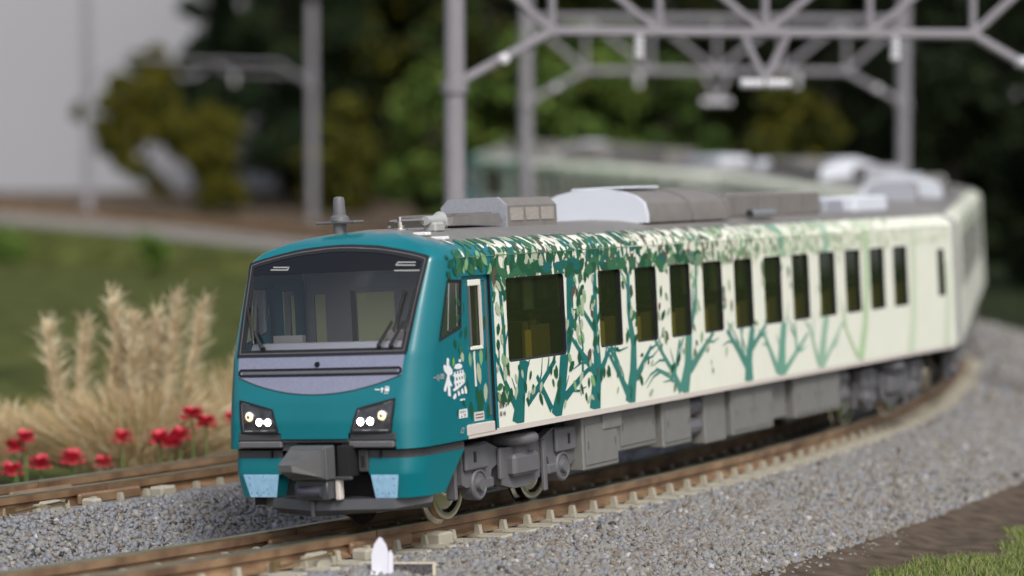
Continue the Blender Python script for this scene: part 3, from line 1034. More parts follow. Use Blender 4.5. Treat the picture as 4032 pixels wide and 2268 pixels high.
def build_car(cab, label, seats=True):
    car = empty('rail_car', label, 'rail car', 'coupled cars of the green train')
    pale = not cab
    holes = list(WIN) + [REARW]
    if cab:
        holes = [DOOR, BIG] + holes
        u0 = 1.12
    else:
        holes = [(0.55, 0.93, 1.96, 2.845), (2.65, 3.38, 1.876, 2.958), (3.85, 4.58, 1.876, 2.958)] + holes
        u0 = 0.0
    body = MB()
    def mo(cu, cw):
        if cw < 1.02: return M['sill']
        return M['teal'] if (cab and cu < 1.95) else M['cream']
    for s in (-1, 1):
        side_wall(body, s, u0, holes, mo)
    # shoulders, roof
    ur = 2.0 if cab else 0.0
    ws = [3.28, 3.34, 3.40, 3.44, 3.475, 3.53, 3.60, 3.65, 3.68]
    prof_ = [(-hwid(w), w) for w in ws] + [(hwid(w), w) for w in ws[::-1][1:]]
    def rm(c):
        return M['roof'] if c[2] > 3.46 else M['cream']
    body.grid([[(p[0], u, p[1]) for p in prof_] for u in np.linspace(ur, UEND, 12)], lambda a, b, c: rm(c), flip=True)
    # rain gutter line
    for s in (-1, 1):
        x0, x1 = sorted((s * 1.458, s * 1.472))
        body.box(x0, x1, 6.0 if cab else 0, UEND, 3.266, 3.275, M['cream'])
        if cab: body.box(x0, x1, 1.0, 6.0, 3.266, 3.275, LEAFM['md'][1])
    end = [(p[0], UEND, p[1]) for p in prof_] + [(1.46, UEND, .95), (-1.46, UEND, .95)]
    body.face(end[::-1], M['pgrey'])
    if not cab:
        body.face([(p[0], 0, p[1]) for p in prof_] + [(1.46, 0, .95), (-1.46, 0, .95)], M['pgrey'])
    ub = 0.5 if cab else 0
    body.face([(-1.46, ub, .955), (1.46, ub, .955), (1.46, UEND, .955), (-1.46, UEND, .955)], M['dark'])
    body.box(-.45, .45, UEND, UEND + .28, .95, 3.15, M['rubber'])
    body.box(-.8, .8, 4.7 if cab else 5, 16, .3, .95, M['dark'])
    body.box(-1.05, 1.05, 4.30, 4.60, .14, .95, M['dark'])
    if cab:
        CABW = [(.75, 2.99), (1.10, 2.975), (1.035, 2.39), (.50, 2.26)]
        def inpoly(P, x, y):
            c = False; j = len(P) - 1
            for i in range(len(P)):
                if (P[i][1] > y) != (P[j][1] > y) and x < (P[j][0] - P[i][0]) * (y - P[i][1]) / (P[j][1] - P[i][1]) + P[i][0]: c = not c
                j = i
            return c
        vs = list(np.linspace(0, .5, 9)) + list(np.linspace(.5, 1.165, 11))[1:]
        def cols(w):
            hw = hwid(w); vf = itp(w, VFs)
            V = [min(v, vf) for v in vs]
            V = [v * (vf - .0) / 1.165 if w > 3.28 else v for v in vs]
            k = 14
            fil = []
            for q in range(1, k + 1):
                t = math.pi / 2 * q / k
                v_ = (max(vf, V[-1]) if w <= 3.28 else vf)
                fil.append(v_ + (hw - v_) * math.sin(t))
            return V + fil
        def rowpts(w, uend, n=12):
            C = cols(w); hw = hwid(w)
            R = [(v, su(v, w), w) for v in C]
            ul = su(hw, w)
            R[-1] = (hw, ul, w)
            R += [(hw, ul + (uend - ul) * (q / n), w) for q in range(1, n + 1)]
            return [(-p[0], p[1], p[2]) for p in R[::-1][:-1]] + R
        rw = [.95, 1.015, 1.08, 1.155] + list(np.linspace(1.2, 3.28, 48))
        def fm(a, b, c):
            v, u, w = abs(c[0]), c[1], c[2]
            if v < 1.44 and u < .3:
                if w < 1.08 and v < 1.165: return None
                if w < 1.155 and .5 < v < 1.165: return None
            if v < 1.40 and w > 2.14 and u < .9:
                lim = 1.235 + (1.325 - 1.235) * (w - 2.14) / 1.15 - .02
                if v < lim and w < wtop(c[0]) - .02: return None
            if v > 1.40 and inpoly(CABW, u, w): return None
            return M['teal']
        body.grid([rowpts(w, 1.12) for w in rw], fm)
        rw2 = [3.28, 3.31, 3.34, 3.37, 3.40, 3.44, 3.475, 3.50, 3.53, 3.565, 3.60, 3.625, 3.65, 3.67, 3.679]
        def fm2(a, b, c):
            v, u, w = abs(c[0]), c[1], c[2]
            if v < 1.33 and w < wtop(c[0]) - .02 and u < 0.72: return None
            if w > 3.475 and u > 1.02: return M['roof']
            return M['teal']
        body.grid([rowpts(w, 2.0) for w in rw2], fm2)
        bo = body.build('body', car, smooth=28)
    else:
        bo = body.build('body', car, smooth=28)
    # windows
    for s in (-1, 1):
        for r in holes:
            if r == DOOR: continue
            add_window(car, r, s)
    for s in (-1, 1):
        livery(car, s, holes, pale)
    roof_units(car, cab)
    bogie(car, 3.0); bogie(car, 17.4)
    underboxes(car, [(4.62, 5.74, .18, .95, 0, 1), (5.22, 5.82, .70, .952, -.04, 0), (5.86, 7.15, .33, .95, .06, 1), (7.27, 8.28, .25, .95, .0, 1), (8.4, 8.8, .3, .9, .25, 3), (8.9, 9.7, .16, .95, .05, 0),
                     (9.85, 11.5, .2, .95, 0, 1), (11.6, 12.3, .3, .95, .1, 0), (12.45, 14.5, .25, .95, 0, 1), (14.6, 15.2, .3, .95, .15, 3)])
    if cab:
        cab_details(car, holes)
        interior(car)
    else:
        mb = MB(); mb.box(-1.40, 1.40, .1, UEND - .1, 1.12, 1.16, M['floor_i']); mb.build('floor', car)
    return car


def wtop(v):
    return float(np.interp(abs(v), [0, .21, .41, .575, .73, .908, 1.05, 1.157, 1.325, 1.5], [3.475, 3.469, 3.455, 3.443, 3.419, 3.39, 3.36, 3.34, 3.292, 3.25]))


def strip(mb, pts, width, off, m, closed=False):
    """ribbon lying on the cab front along (v,w) points"""
    n = len(pts)
    L = []; Rr = []
    for i, p in enumerate(pts):
        a = pts[i - 1] if (i or closed) else p; b = pts[(i + 1) % n] if (i < n - 1 or closed) else p
        d = (b[0] - a[0], b[1] - a[1]); l = math.hypot(*d) or 1
        nn = (-d[1] / l * width / 2, d[0] / l * width / 2)
        L.append((p[0] + nn[0], p[1] + nn[1])); Rr.append((p[0] - nn[0], p[1] - nn[1]))
    for i in range(n if closed else n - 1):
        j = (i + 1) % n
        q = [fpt(*Rr[i], off), fpt(*Rr[j], off), fpt(*L[j], off), fpt(*L[i], off)]
        mb.face(q, m)
        # skirt down to the surface
        for A, B in ((L[i], L[j]), (Rr[j], Rr[i])):
            mb.face([fpt(*A, off), fpt(*B, off), fpt(*B, -.004), fpt(*A, -.004)], m)


def poly_dense(P, step=.08):
    out = []
    for i in range(len(P)):
        a, b = P[i], P[(i + 1) % len(P)]
        n = max(1, int(math.hypot(b[0] - a[0], b[1] - a[1]) / step))
        out += [(a[0] + (b[0] - a[0]) * k / n, a[1] + (b[1] - a[1]) * k / n) for k in range(n)]
    return out


def cab_details(car, holes):
    # windshield -------------------------------------------------------
    fr = MB()
    def edge(inset):
        P = []
        for k in range(13):
            t = k / 12
            P.append((1.235 + .085 * t - inset, 2.135 + inset + (3.27 - 2.135 - 2.0 * inset) * t))
        for k in range(25):
            v = (1.32 - inset) * (1 - 2 * k / 24)
            P.append((v, wtop(v) - .005 - inset))
        for k in range(13):
            t = 1 - k / 12
            P.append((-(1.235 + .085 * t - inset), 2.135 + inset + (3.27 - 2.135 - 2.0 * inset) * t))
        for k in range(1, 12):
            P.append(((-1.235 + inset) + (2.47 - 2 * inset) * k / 12, 2.135 + inset))
        return P
    def ring(i0, i1, off, m):
        A = edge(i0); B = edge(i1)
        for k in range(len(A)):
            j = (k + 1) % len(A)
            fr.face([fpt(*A[j], off), fpt(*A[k], off), fpt(*B[k], off), fpt(*B[j], off)], m)
            fr.face([fpt(*A[k], off), fpt(*A[j], off), fpt(*A[j], -.01), fpt(*A[k], -.01)], m)
            fr.face([fpt(*B[j], off), fpt(*B[k], off), fpt(*B[k], -.03), fpt(*B[j], -.03)], m)
    ring(-.022, .012, .016, M['rubber'])
    ring(.0122, .0225, .0175, M['mgrey'])
    ring(.0227, .062, .014, M['rubber'])
    wo = fr.build('windshield', car, smooth=35)
    g = MB()
    rows = []
    for b in np.linspace(0, 1, 18):
        row = []
        for a in np.linspace(-1, 1, 33):
            v = a * (1.18 + .085 * b)
            w = 2.19 + (wtop(v) - .06 - 2.19) * b
            row.append(fpt(v, w, .004))
        rows.append(row)
    g.grid(rows, M['windglass'])
    g.build('glass', wo, smooth=60)
    g = MB()
    rows = []
    for b in np.linspace(0, 1, 8):
        row = []
        for a in np.linspace(-1, 1, 33):
            v = a * (1.262 + .01 * b)
            w = 3.155 + (wtop(v) - .06 - 3.155) * b
            row.append(fpt(v, w, .008))
        rows.append(row)
    g.grid(rows, M['black'])
    g.build('black_header', wo, smooth=60)
    g = MB()
    for L in ([(-.985, 3.214), (-.705, 3.205)], [(-.95, 3.245), (-.72, 3.238)], [(.916, 3.21), (1.179, 3.2)], [(.93, 3.245), (1.178, 3.236)], [(.89, 3.143), (1.25, 3.132)], [(-.72, 3.205), (-.70, 3.245)], [(.90, 3.205), (.925, 3.25)]):
        strip(g, L, .014, .013, M['pgrey'])
    g.build('marker_lamp_slot', wo)
    # wipers
    for (base, mid, tip, b0) in (((.87, 2.20), (1.015, 2.50), (1.10, 2.885), (1.052, 2.375)), ((1.04, 2.20), (1.18, 2.50), (1.245, 2.88), (1.205, 2.37)), ((-.85, 2.20), (-1.02, 2.42), (-1.225, 2.75), (-1.02, 2.27))):
        w = MB()
        w.tube([fpt(*base, .05), fpt(*mid, .055)], [.026, .018], M['rubber'], 6)
        w.tube([fpt(*b0, .035), fpt((b0[0] + tip[0]) / 2, (b0[1] + tip[1]) / 2, .035), fpt(*tip, .035)], .016, M['rubber'], 6)
        w.tube([fpt(b0[0] + .012, b0[1], .037), fpt(*tip, .037)], .007, M['mgrey'], 4)
        w.lathe([(.03, 0), (.03, .03)], fpt(*base, .04), 'y', M['rubber'], 8)
        w.build('wiper', wo)
    # silver panel ------------------------------------------------------
    sp = MB()
    arcw = lambda v: 1.636 + .225 * (abs(v) / 1.21) ** 2.0
    rows = []
    for b in np.linspace(0, 1, 12):
        rows.append([fpt(a * (1.215 + .02 * b), arcw(a * 1.21) + (2.115 - arcw(a * 1.21)) * b, .006) for a in np.linspace(-1, 1, 41)])
    sp.grid(rows, M['lilac'])
    so = sp.build('nose_panel', car, smooth=60)
    ln = MB()
    strip(ln, [(v, arcw(v)) for v in np.linspace(-1.21, 1.21, 31)], .010, .009, M['dgrey'])
    ln.build('panel_line', so)
    br = MB()
    P = []
    for k in range(9):
        t = R_(-90 + 180 * k / 8); P.append((1.165 + .036 * math.cos(t), 1.913 + .036 * math.sin(t)))
    for k in range(9):
        t = R_(90 + 180 * k / 8); P.append((-1.165 + .036 * math.cos(t), 1.913 + .036 * math.sin(t)))
    strip(br, poly_dense(P, .1), .030, .014, M['black'], closed=True)
    strip(br, [(v, 1.913) for v in np.linspace(-1.15, 1.15, 31)], .030, .0115, M['mgrey'])
    br.build('nose_grille', so)
    d = MB()
    p = fpt(.0, 2.01, .0)
    d.lathe([(.036, 0), (.036, -.02), (.02, -.022), (.0, -.015)], p, 'y', M['black'], 14)
    d.build('nose_lock', so)
    # small white mark on the nose (the same character as on the side, a few strokes)
    lg = MB()
    for L in ([(.86, 1.685), (.93, 1.682)], [(.955, 1.71), (.96, 1.645)], [(.94, 1.69), (.985, 1.69)], [(1.0, 1.715), (1.055, 1.712)], [(.995, 1.69), (1.06, 1.688)], [(1.0, 1.67), (1.06, 1.668)], [(1.01, 1.70), (1.01, 1.66)], [(1.03, 1.70), (1.03, 1.66)], [(1.05, 1.70), (1.05, 1.66)], [(1.0, 1.645), (1.01, 1.632)], [(1.03, 1.645), (1.04, 1.63)]):
        strip(lg, L, .013, .006, M['white'])
    lg.build('nose_mark', car)
    # headlights --------------------------------------------------------
    for s in (-1, 1):
        P = [(1.145, 1.566), (.64, 1.448), (.545, 1.172), (1.10, 1.166)]
        P = [(p[0] * s, p[1]) for p in P]
        if s > 0: P = P[::-1]
        h = MB()
        D_ = poly_dense(P, .09)
        cx = sum(p[0] for p in P) / 4; cy = sum(p[1] for p in P) / 4
        for k in range(len(D_)):
            j = (k + 1) % len(D_)
            h.face([fpt(*D_[j], .006), fpt(*D_[k], .006), fpt(cx, cy, .006)], M['lampcase'])
        strip(h, D_, .026, .022, M['rubber'], closed=True)
        I_ = [(cx + (p[0] - cx) * .93, cy + (p[1] - cy) * .90) for p in D_]
        strip(h, I_, .010, .012, M['mgrey'], closed=True)
        # pale reflector panels inside the lamp case
        for q in ([(.62, 1.40), (.66, 1.435)], [(.66, 1.445), (.74, 1.462)], [(1.0, 1.515), (1.10, 1.54)], [(.70, 1.185), (1.06, 1.182)]):
            strip(h, [(a * s, b) for a, b in q], .014, .013, M['pgrey'])
        ho = h.build('headlight', car)
        for (v, w, r, m) in ((.985, 1.366, .060, 'lampwarm'), (.824, 1.297, .047, 'lens'), (.688, 1.294, .047, 'lens')):
            l = MB()
            c = fpt(v * s, w, .0)
            l.lathe([(r + .012, .01), (r + .012, -.02), (r, -.026)], c, 'y', M['chrome'], 20, caps=False)
            l.lathe([(r, -.018), (r * .85, -.034), (r * .5, -.044), (.0, -.048)], c, 'y', M[m], 20, caps=False)
            if m == 'lampwarm':
                l.lathe([(r * .42, -.046), (.0, -.06)], c, 'y', M['chrome'], 12, caps=False)
            l.build('lamp', ho, smooth=50)
    # bumper ---------------------------------------------------------------
    b = MB()
    for s in (-1, 1):
        x0, x1 = sorted((s * .50, s * 1.163))
        b.box(x0, x1, -.215, .2, 1.055, 1.152, M['dgrey'], ch=.012)
        x0, x1 = sorted((s * .50, s * 1.150))
        b.box(x0, x1, -.245, .2, .968, 1.052, M['mgrey'], ch=.015)
    b.box(-.50, .50, -.22, .25, 1.03, 1.076, M['dgrey'], ch=.01)
    b.box(-.52, -.30, -.18, .2, .93, 1.03, M['dgrey']); b.box(.36, .52, -.18, .2, .93, 1.03, M['dgrey'])
    b.box(-.30, .36, .02, .25, .90, 1.03, M['dark'])
    b.box(-1.2, 1.2, .15, .6, .2, .96, M['dark'])
    b.build('bumper', car)
    # skirt -------------------------------------------------------------------
    for s in (-1, 1):
        sk = MB()
        def plan(w):
            t = (w - .33) / .505
            inn = .56 if s < 0 else .73
            inner = (inn + (.05 if s > 0 else .13) * (1 - t)) if w < .629 else inn + .0
            push = {True: .0, False: .0}[True]
            k = -.16 + (0.05 * (.629 - w) / .3 if w < .629 else 0.02 * (w - .629) / .2)
            cor = 1.09 + .065 * min(1, max(0, (w - .33) / .3))
            P = [(inner, k), ((inner + cor) / 2, k), (cor, k)]
            for q in range(1, 9):
                a = math.pi / 2 * q / 8
                P.append((cor + (1.40 - cor - .03 * (1 - t)) * math.sin(a), k + .42 * (1 - math.cos(a))))
            ue = .58 + .50 * t
            P.append((1.41 - .03 * (1 - t), max(.5, (k + .42 + ue) / 2)))
            P.append((1.415 - .03 * (1 - t), ue))
            return P
        ws = [.33, .40, .48, .56, .625, .633, .70, .77, .832]
        rows = [[(s * p[0], p[1], w) for p in plan(w)] for w in ws]
        sk.grid(rows, lambda a, b_, c: M['ltblue'] if (a < 4 and b_ < 2) else M['teal'], flip=(s < 0))  # lower front facets coloured light blue
        # inner return and thickness
        R0 = [r[0] for r in rows]
        sk.grid([[p, (p[0] + s * .03, p[1] + .35, p[2])] for p in R0], M['teal'])
        top = rows[-1]
        sk.grid([top, [(p[0] * (1 - .04), p[1] + .03, p[2]) for p in top]], M['teal'])
        bot = rows[0]
        sk.grid([bot, [(p[0] * (1 - .05), p[1] + .05, p[2]) for p in bot]], M['teal'])
        # darker scratches on the pale facet
        so_ = sk.build('skirt', car, smooth=30)
        bd = MB()
        rows2 = [[(s * p[0] * .993, p[1] + .012, w) for p in plan(.832)] for w in (.834, .928)]
        bd.grid(rows2, M['dgrey'], flip=(s < 0))
        bd.grid([rows2[-1], [(p[0] * .9, p[1] + .1, p[2]) for p in rows2[-1]]], M['dgrey'])
        for q in (1,):
            x = s * (.56 + .15 if s < 0 else .9)
            bd.box(x - .008, x + .008, -.166, -.13, .84, .925, M['rubber'])
        bd.build('skirt_band', so_, smooth=30)
        sc = MB()
        rs = random.Random(5)
        for q in range(16):
            v = rs.uniform(.80, 1.08); w = rs.uniform(.34, .60) if q > 6 else rs.uniform(.335, .38)
            l = rs.uniform(.01, .035); x = s * v - (0 if s > 0 else -.0)
            kk = -.16 + .05 * (.629 - w) / .3 - .004
            sc.face([(x, kk, w), (x + .006, kk, w), (x + .004, kk - .0005, w + l), (x - .002, kk - .0005, w + l)], M['ink'])
        sc.build('scratch_marks', so_)
    # coupler -------------------------------------------------------------
    c = MB()
    x0, x1, z0, z1 = -.135, .395, .60, 1.02
    c.box(x0, x1, -.62, -.40, z0, z1, M['cgrey'], ch=.015)
    c.box(x0 + .02, x1 - .02, -.66, -.615, z0 + .02, z1 - .02, M['cgrey'], ch=.01)
    # faceted nose
    A = [(x0 + .02, -.65, z0 + .02), (x1 - .03, -.65, z0 + .04), (x1 - .03, -.65, z1 - .03), (x0 + .02, -.65, z1 - .03)]
    B = [(x0 - .02, -.86, .73), (.075, -.90, .73), (.06, -.90, .815), (x0 - .02, -.86, .815)]
    for k in range(4):
        j = (k + 1) % 4
        c.face([A[k], A[j], B[j], B[k]], M['cgrey'])
    c.face(B, M['cgrey'])
    co = c.build('coupler', car)
    c = MB()
    c.box(-.10, .36, -.56, -.2, .345, .595, M['dgrey'], ch=.015)
    c.box(-.2, -.10, -.45, -.2, .345, .54, M['dgrey'], ch=.01)
    c.lathe([(.066, -.165), (.07, -.15), (.07, .15), (.066, .165)], (.13, -.585, .455), 'x', M['cgloss'], 20)
    c.build('coupler_base', co, smooth=40)
    c = MB()
    c.box(.40, .56, -.36, .2, .62, 1.0, M['dark'])
    c.box(.39, .62, -.42, -.36, .585, .625, M['dgrey'], ch=.01)
    c.box(.58, .72, -.16, -.1, .66, .94, M['dgrey'], ch=.01)
    c.box(.62, .68, -.166, -.155, .72, .86, M['dark'], ch=.004)
    c.box(.37, .44, -.40, -.3, .33, .60, M['sill'], ch=.012)
    c.build('coupler_bracket', co)
    # snow plough -------------------------------------------------------------
    p = MB()
    top = [(-1.0, .10), (-.75, -.12), (-.02, -.42), (.10, -.42), (1.05, -.14), (1.36, .30)]
    rows = [[(v * .93, u + .10, .115 + (.045 if abs(v) > .9 else 0)) for v, u in top], [(v, u, .20 if abs(v) < 1.2 else .24) for v, u in top], [(v, u + .03, .325) for v, u in top]]
    p.grid(rows, M['dgrey'])
    p.grid([rows[-1], [(q[0] * .7, .35, .325) for q in rows[-1]]], M['dgrey'])
    p.box(.015, .065, -.435, -.40, .12, .32, M['mgrey'], ch=.008)
    p.build('snow_plough', car)
    # doors -------------------------------------------------------------------
    for s in (-1, 1):
        d = MB()
        v = 1.415 * s
        u0, u1, w0, w1 = DOOR
        DW = (1.375, 1.635, 2.12, 2.905)
        for (a, b_, e, f) in ((u0, DW[0], w0, w1), (DW[1], u1, w0, w1), (DW[0], DW[1], w0, DW[2]), (DW[0], DW[1], DW[3], w1)):
            q = [(v, a, e), (v, b_, e), (v, b_, f), (v, a, f)]
            d.face(q if s > 0 else q[::-1], M['teal'])
        for (a, b_, e, f) in ((u0 + .05, u1 - .05, w1 - .075, w1 - .055), (u0 + .05, u0 + .07, w0 + .2, w1 - .06), (u1 - .09, u1 - .06, w0 + .2, w1 - .06)):
            x0, x1 = sorted((v, v + .012 * s)); d.box(x0, x1, a, b_, e, f, M['mgrey'] if e > 1.1 and a > 1.7 else M['teal'])
        do = d.build('door', car)
        wf = MB()
        x0, x1 = sorted((v + .001 * s, v + .022 * s))
        wf.box(x0, x1, DW[0] - .035, DW[1] + .035, DW[3] - .01, DW[3] + .07, M['cream'], ch=.008)
        wf.box(x0, x1, DW[0] - .035, DW[0], DW[2], DW[3] - .01, M['mgrey'])
        wf.box(x0, x1, DW[1] - .015, DW[1] + .04, DW[2], DW[3] - .01, M['sill'])
        wf.box(x0, x1, DW[0] - .035, DW[1] + .035, DW[2] - .05, DW[2], M['cream'], ch=.008)
        wf.build('door_window_frame', do)
        gp = MB()
        q = [(v - .01 * s, DW[0], DW[2]), (v - .01 * s, DW[1], DW[2]), (v - .01 * s, DW[1], DW[3]), (v - .01 * s, DW[0], DW[3])]
        gp.face(q if s > 0 else q[::-1], M['winglass'])
        gp.build('door_pane', do)
        pr = MB()
        rnd = random.Random(3)
        for (uu, ww, L, k, an) in ((1.33, 1.95, .2, 'lg', 1.6), (1.62, 1.97, .24, 'lg', 1.5), (1.55, 1.76, .30, 'sage', 1.75), (1.70, 1.50, .26, 'sage', 1.5), (1.44, 2.0, .16, 'sage', 1.3), (1.55, 1.36, .4, 'dk', 1.4), (1.5, 1.45, .3, 'dk', 1.8),
                                   (1.2, 2.6, .2, 'dk', 1.5), (1.25, 2.3, .18, 'dk', 1.3), (1.22, 1.6, .22, 'dk', 1.6), (1.75, 2.4, .2, 'dk', 1.5), (1.78, 2.0, .22, 'dk', 1.2), (1.3, 1.3, .26, 'dk', 1.6), (1.75, 1.25, .2, 'dk', 1.5)):
            decal(pr, leafP(uu, ww, L, L * .42, an), [DW], .003 + .0002 * rnd.random(), LEAFM[k][0], s, umin=u0 + .01, v0=1.415)
        for P in stroke([(1.44, 2.05), (1.45, 1.6)], [.035, .05]):
            decal(pr, P, [], .0045, LEAFM['cr'][0], s, umin=u0, v0=1.415)
        pr.build('door_print', do)
        nt_ = MB()
        x0, x1 = sorted((v, v + .006 * s))
        nt_.box(x0, x1, 1.37, 1.63, 1.155, 1.27, M['sill'])
        x0, x1 = sorted((v, v + .0085 * s))
        for w in (1.195, 1.235):
            nt_.box(x0, x1, 1.40, 1.60, w - .006, w + .006, M['br'] if 'br' in M else M['rubber'])
        nt_.build('notice_plate', do)
        st = MB()
        x0, x1 = sorted((s * 1.40, s * 1.468)); st.box(x0, x1, 1.09, 1.83, .99, 1.125, M['sill'], ch=.008)
        st.build('door_step', car)
        # cab side window
        sw = MB()
        CABW = [(.755, 2.985), (1.105, 2.97), (1.04, 2.385), (.485, 2.25)]
        def sp_(u, w, o): return (s * (1.46 + o), u, w)
        def cv(u, w, o):
            ul = su(1.46, w) ; vv = 1.46
            if u < ul:
                vf = itp(w, VFs); x = 1 - (ul - u) / .42
                vv = vf + (1.46 - vf) * math.sqrt(max(0, 1 - (1 - max(0, x)) ** 2)) if False else 1.46 - .22 * ((ul - u) / .42) ** 2
            return (s * (vv + o), u, w)
        D2 = poly_dense(CABW, .08)
        cx = sum(p[0] for p in CABW) / 4; cy = sum(p[1] for p in CABW) / 4
        I2 = [(cx + (p[0] - cx) * .88, cy + (p[1] - cy) * .93) for p in D2]
        O2 = [(cx + (p[0] - cx) * 1.07, cy + (p[1] - cy) * 1.05) for p in D2]
        for k in range(len(D2)):
            j = (k + 1) % len(D2)
            sw.face([cv(*O2[k], .008), cv(*O2[j], .008), cv(*I2[j], .004), cv(*I2[k], .004)], M['rubber'])
        sw.tube([cv(.80, 2.95, -.01), cv(.72, 2.36, -.01)], .012, M['pgrey'])
        sw.tube([cv(.98, 2.95, -.01), cv(.96, 2.40, -.01)], .010, M['pgrey'])
        wo2 = sw.build('cab_side_window', car)
        gp = MB()
        for k in range(len(I2)):
            j = (k + 1) % len(I2)
            gp.face([cv(*I2[k], -.002), cv(*I2[j], -.002), cv(cx, cy, -.002)], M['sideglass'])
        gp.build('side_pane', wo2)
        # brush lettering and plates on the cab side
        LG = dict(
            ki1=[(0.63, 1.95), (0.64, 2.01), (0.67, 2.02), (0.70, 2.0), (0.69, 1.92), (0.70, 1.52), (.68, 1.53), (.63, 1.54)],
            ki2=[(.57, 1.94), (.545, 1.92), (.56, 1.86), (.64, 1.80), (.70, 1.84), (.66, 1.90)],
            ki3=[(.70, 1.92), (.77, 1.86), (.77, 1.81), (.72, 1.79), (.65, 1.80), (.64, 1.88)],
            ki4=[(.65, 1.82), (.58, 1.71), (.53, 1.64), (.53, 1.60), (.58, 1.60), (.68, 1.76)],
            ki5=[(.67, 1.80), (.69, 1.74), (.75, 1.67), (.745, 1.65), (.69, 1.66), (.66, 1.74)],
            dot=[(.94, 1.95), (.95, 1.98), (1.0, 1.98), (1.01, 1.95), (.98, 1.94)],
            cap=[(.81, 1.875), (.85, 1.92), (.94, 1.93), (1.02, 1.91), (1.03, 1.88), (.99, 1.86), (.88, 1.86)],
            h1=[(.76, 1.79), (.84, 1.80), (1.09, 1.80), (1.09, 1.765), (.83, 1.755)], h2=[(.79, 1.71), (1.08, 1.73), (1.08, 1.695), (.80, 1.675)],
            h3=[(.75, 1.61), (.78, 1.585), (.88, 1.605), (1.06, 1.67), (1.08, 1.70), (.95, 1.665)],
            v1=[(.80, 1.82), (.84, 1.835), (.87, 1.60), (.82, 1.60)], v2=[(.88, 1.83), (.92, 1.84), (.935, 1.63), (.895, 1.62)], v3=[(.95, 1.84), (.985, 1.845), (1.0, 1.65), (.96, 1.64)], v4=[(1.01, 1.84), (1.05, 1.845), (1.07, 1.68), (1.03, 1.67)],
            d1=[(.74, 1.51), (.8, 1.56), (.84, 1.55), (.83, 1.5), (.77, 1.48)], d2=[(.87, 1.57), (.9, 1.59), (.94, 1.55), (.93, 1.52), (.88, 1.52)],
            d3=[(.97, 1.6), (1.01, 1.61), (1.04, 1.55), (1.0, 1.53), (.96, 1.55)], d4=[(1.05, 1.63), (1.09, 1.63), (1.12, 1.57), (1.11, 1.53), (1.06, 1.54)],
            sm=[(.92, 1.455), (.93, 1.475), (1.05, 1.475), (1.05, 1.45)])
        lg = MB()
        for q, (k, P) in enumerate(LG.items()):
            if s < 0 and k.startswith('zz'): continue
            decal(lg, P, [], .0060 + .0002 * q, M['white'], s, umin=.3)
        for q, L in enumerate(([(.28, 1.79), (.36, 1.795)], [(.385, 1.83), (.375, 1.79), (.40, 1.755), (.43, 1.78), (.42, 1.805)], [(.40, 1.81), (.43, 1.81)], [(.455, 1.82), (.55, 1.82)], [(.465, 1.80), (.54, 1.80)], [(.47, 1.82), (.465, 1.765)], [(.50, 1.82), (.50, 1.77)], [(.54, 1.82), (.545, 1.765)], [(.465, 1.77), (.545, 1.77)])):
            for P in stroke(L, [.014] * len(L)):
                decal(lg, P, [], .0062 + .0001 * q, M['pgrey'], s, umin=.2)
        lg.build('brush_lettering', car)
        lf = MB()
        decal(lf, leafP(.805, 1.955, .12, .055, 1.35), [], .0075, mat_leaf_bright(), s, umin=.3)
        decal(lf, leafP(1.04, 2.005, .14, .09, 1.9), [], .0078, LEAFM['sage'][0], s, umin=.3)
        decal(lf, leafP(1.07, 1.755, .09, .06, 1.6), [], .0105, LEAFM['lg'][1], s, umin=.3)
        lf.build('logo_leaf', car)
        pl = MB()
        x0, x1 = sorted((s * 1.46, s * 1.467)); pl.box(x0, x1, .895, 1.105, 1.23, 1.34, M['white'])
        for (a, b_, e, f) in ((.925, .94, 1.29, 1.325), (.955, .985, 1.295, 1.303), (.955, .985, 1.315, 1.322), (1.0, 1.012, 1.29, 1.325), (1.03, 1.06, 1.31, 1.318), (1.045, 1.053, 1.29, 1.325), (.93, .97, 1.245, 1.253), (.945, .953, 1.24, 1.275), (1.0, 1.035, 1.265, 1.273), (1.015, 1.023, 1.24, 1.28), (1.05, 1.06, 1.24, 1.28)):
            x0, x1 = sorted((s * 1.46, s * 1.4695)); pl.box(x0, x1, a, b_, e, f, M['ink'])
        pl.build('service_plate', car)
        cm = MB()
        for P in stroke([(.95, 1.10), (.92, 1.06), (.97, 1.03), (1.0, 1.09), (.96, 1.11)], [.014] * 5):
            decal(cm, P, [], .006, M['pgrey'], s, umin=.3)
        # car number and notes under the big window
        for (a, b_, e, f) in ((1.97, 1.99, 1.275, 1.34), (2.0, 2.05, 1.28, 1.29), (2.0, 2.05, 1.305, 1.315), (2.0, 2.05, 1.33, 1.338), (2.02, 2.03, 1.275, 1.34), (2.07, 2.09, 1.28, 1.33), (2.07, 2.12, 1.318, 1.328), (2.135, 2.15, 1.285, 1.325), (2.135, 2.17, 1.30, 1.31),
                              (1.97, 2.02, 1.175, 1.185), (1.97, 1.98, 1.175, 1.23), (1.97, 2.02, 1.22, 1.23), (2.01, 2.02, 1.175, 1.23), (1.97, 2.02, 1.198, 1.207), (2.06, 2.07, 1.17, 1.225), (2.06, 2.12, 1.195, 1.205), (2.09, 2.10, 1.17, 1.23), (2.11, 2.12, 1.17, 1.23)):
            decal(cm, [(a, e), (b_, e), (b_, f), (a, f)], [], .013, M['ink'], s, umin=.3)
        cm.build('body_lettering', car)


_mlb = None
def mat_leaf_bright():
    global _mlb
    if _mlb is None:
        _mlb = mat('bright_leaf', (0.20, 0.45, 0.03), 0.4)
    return _mlb


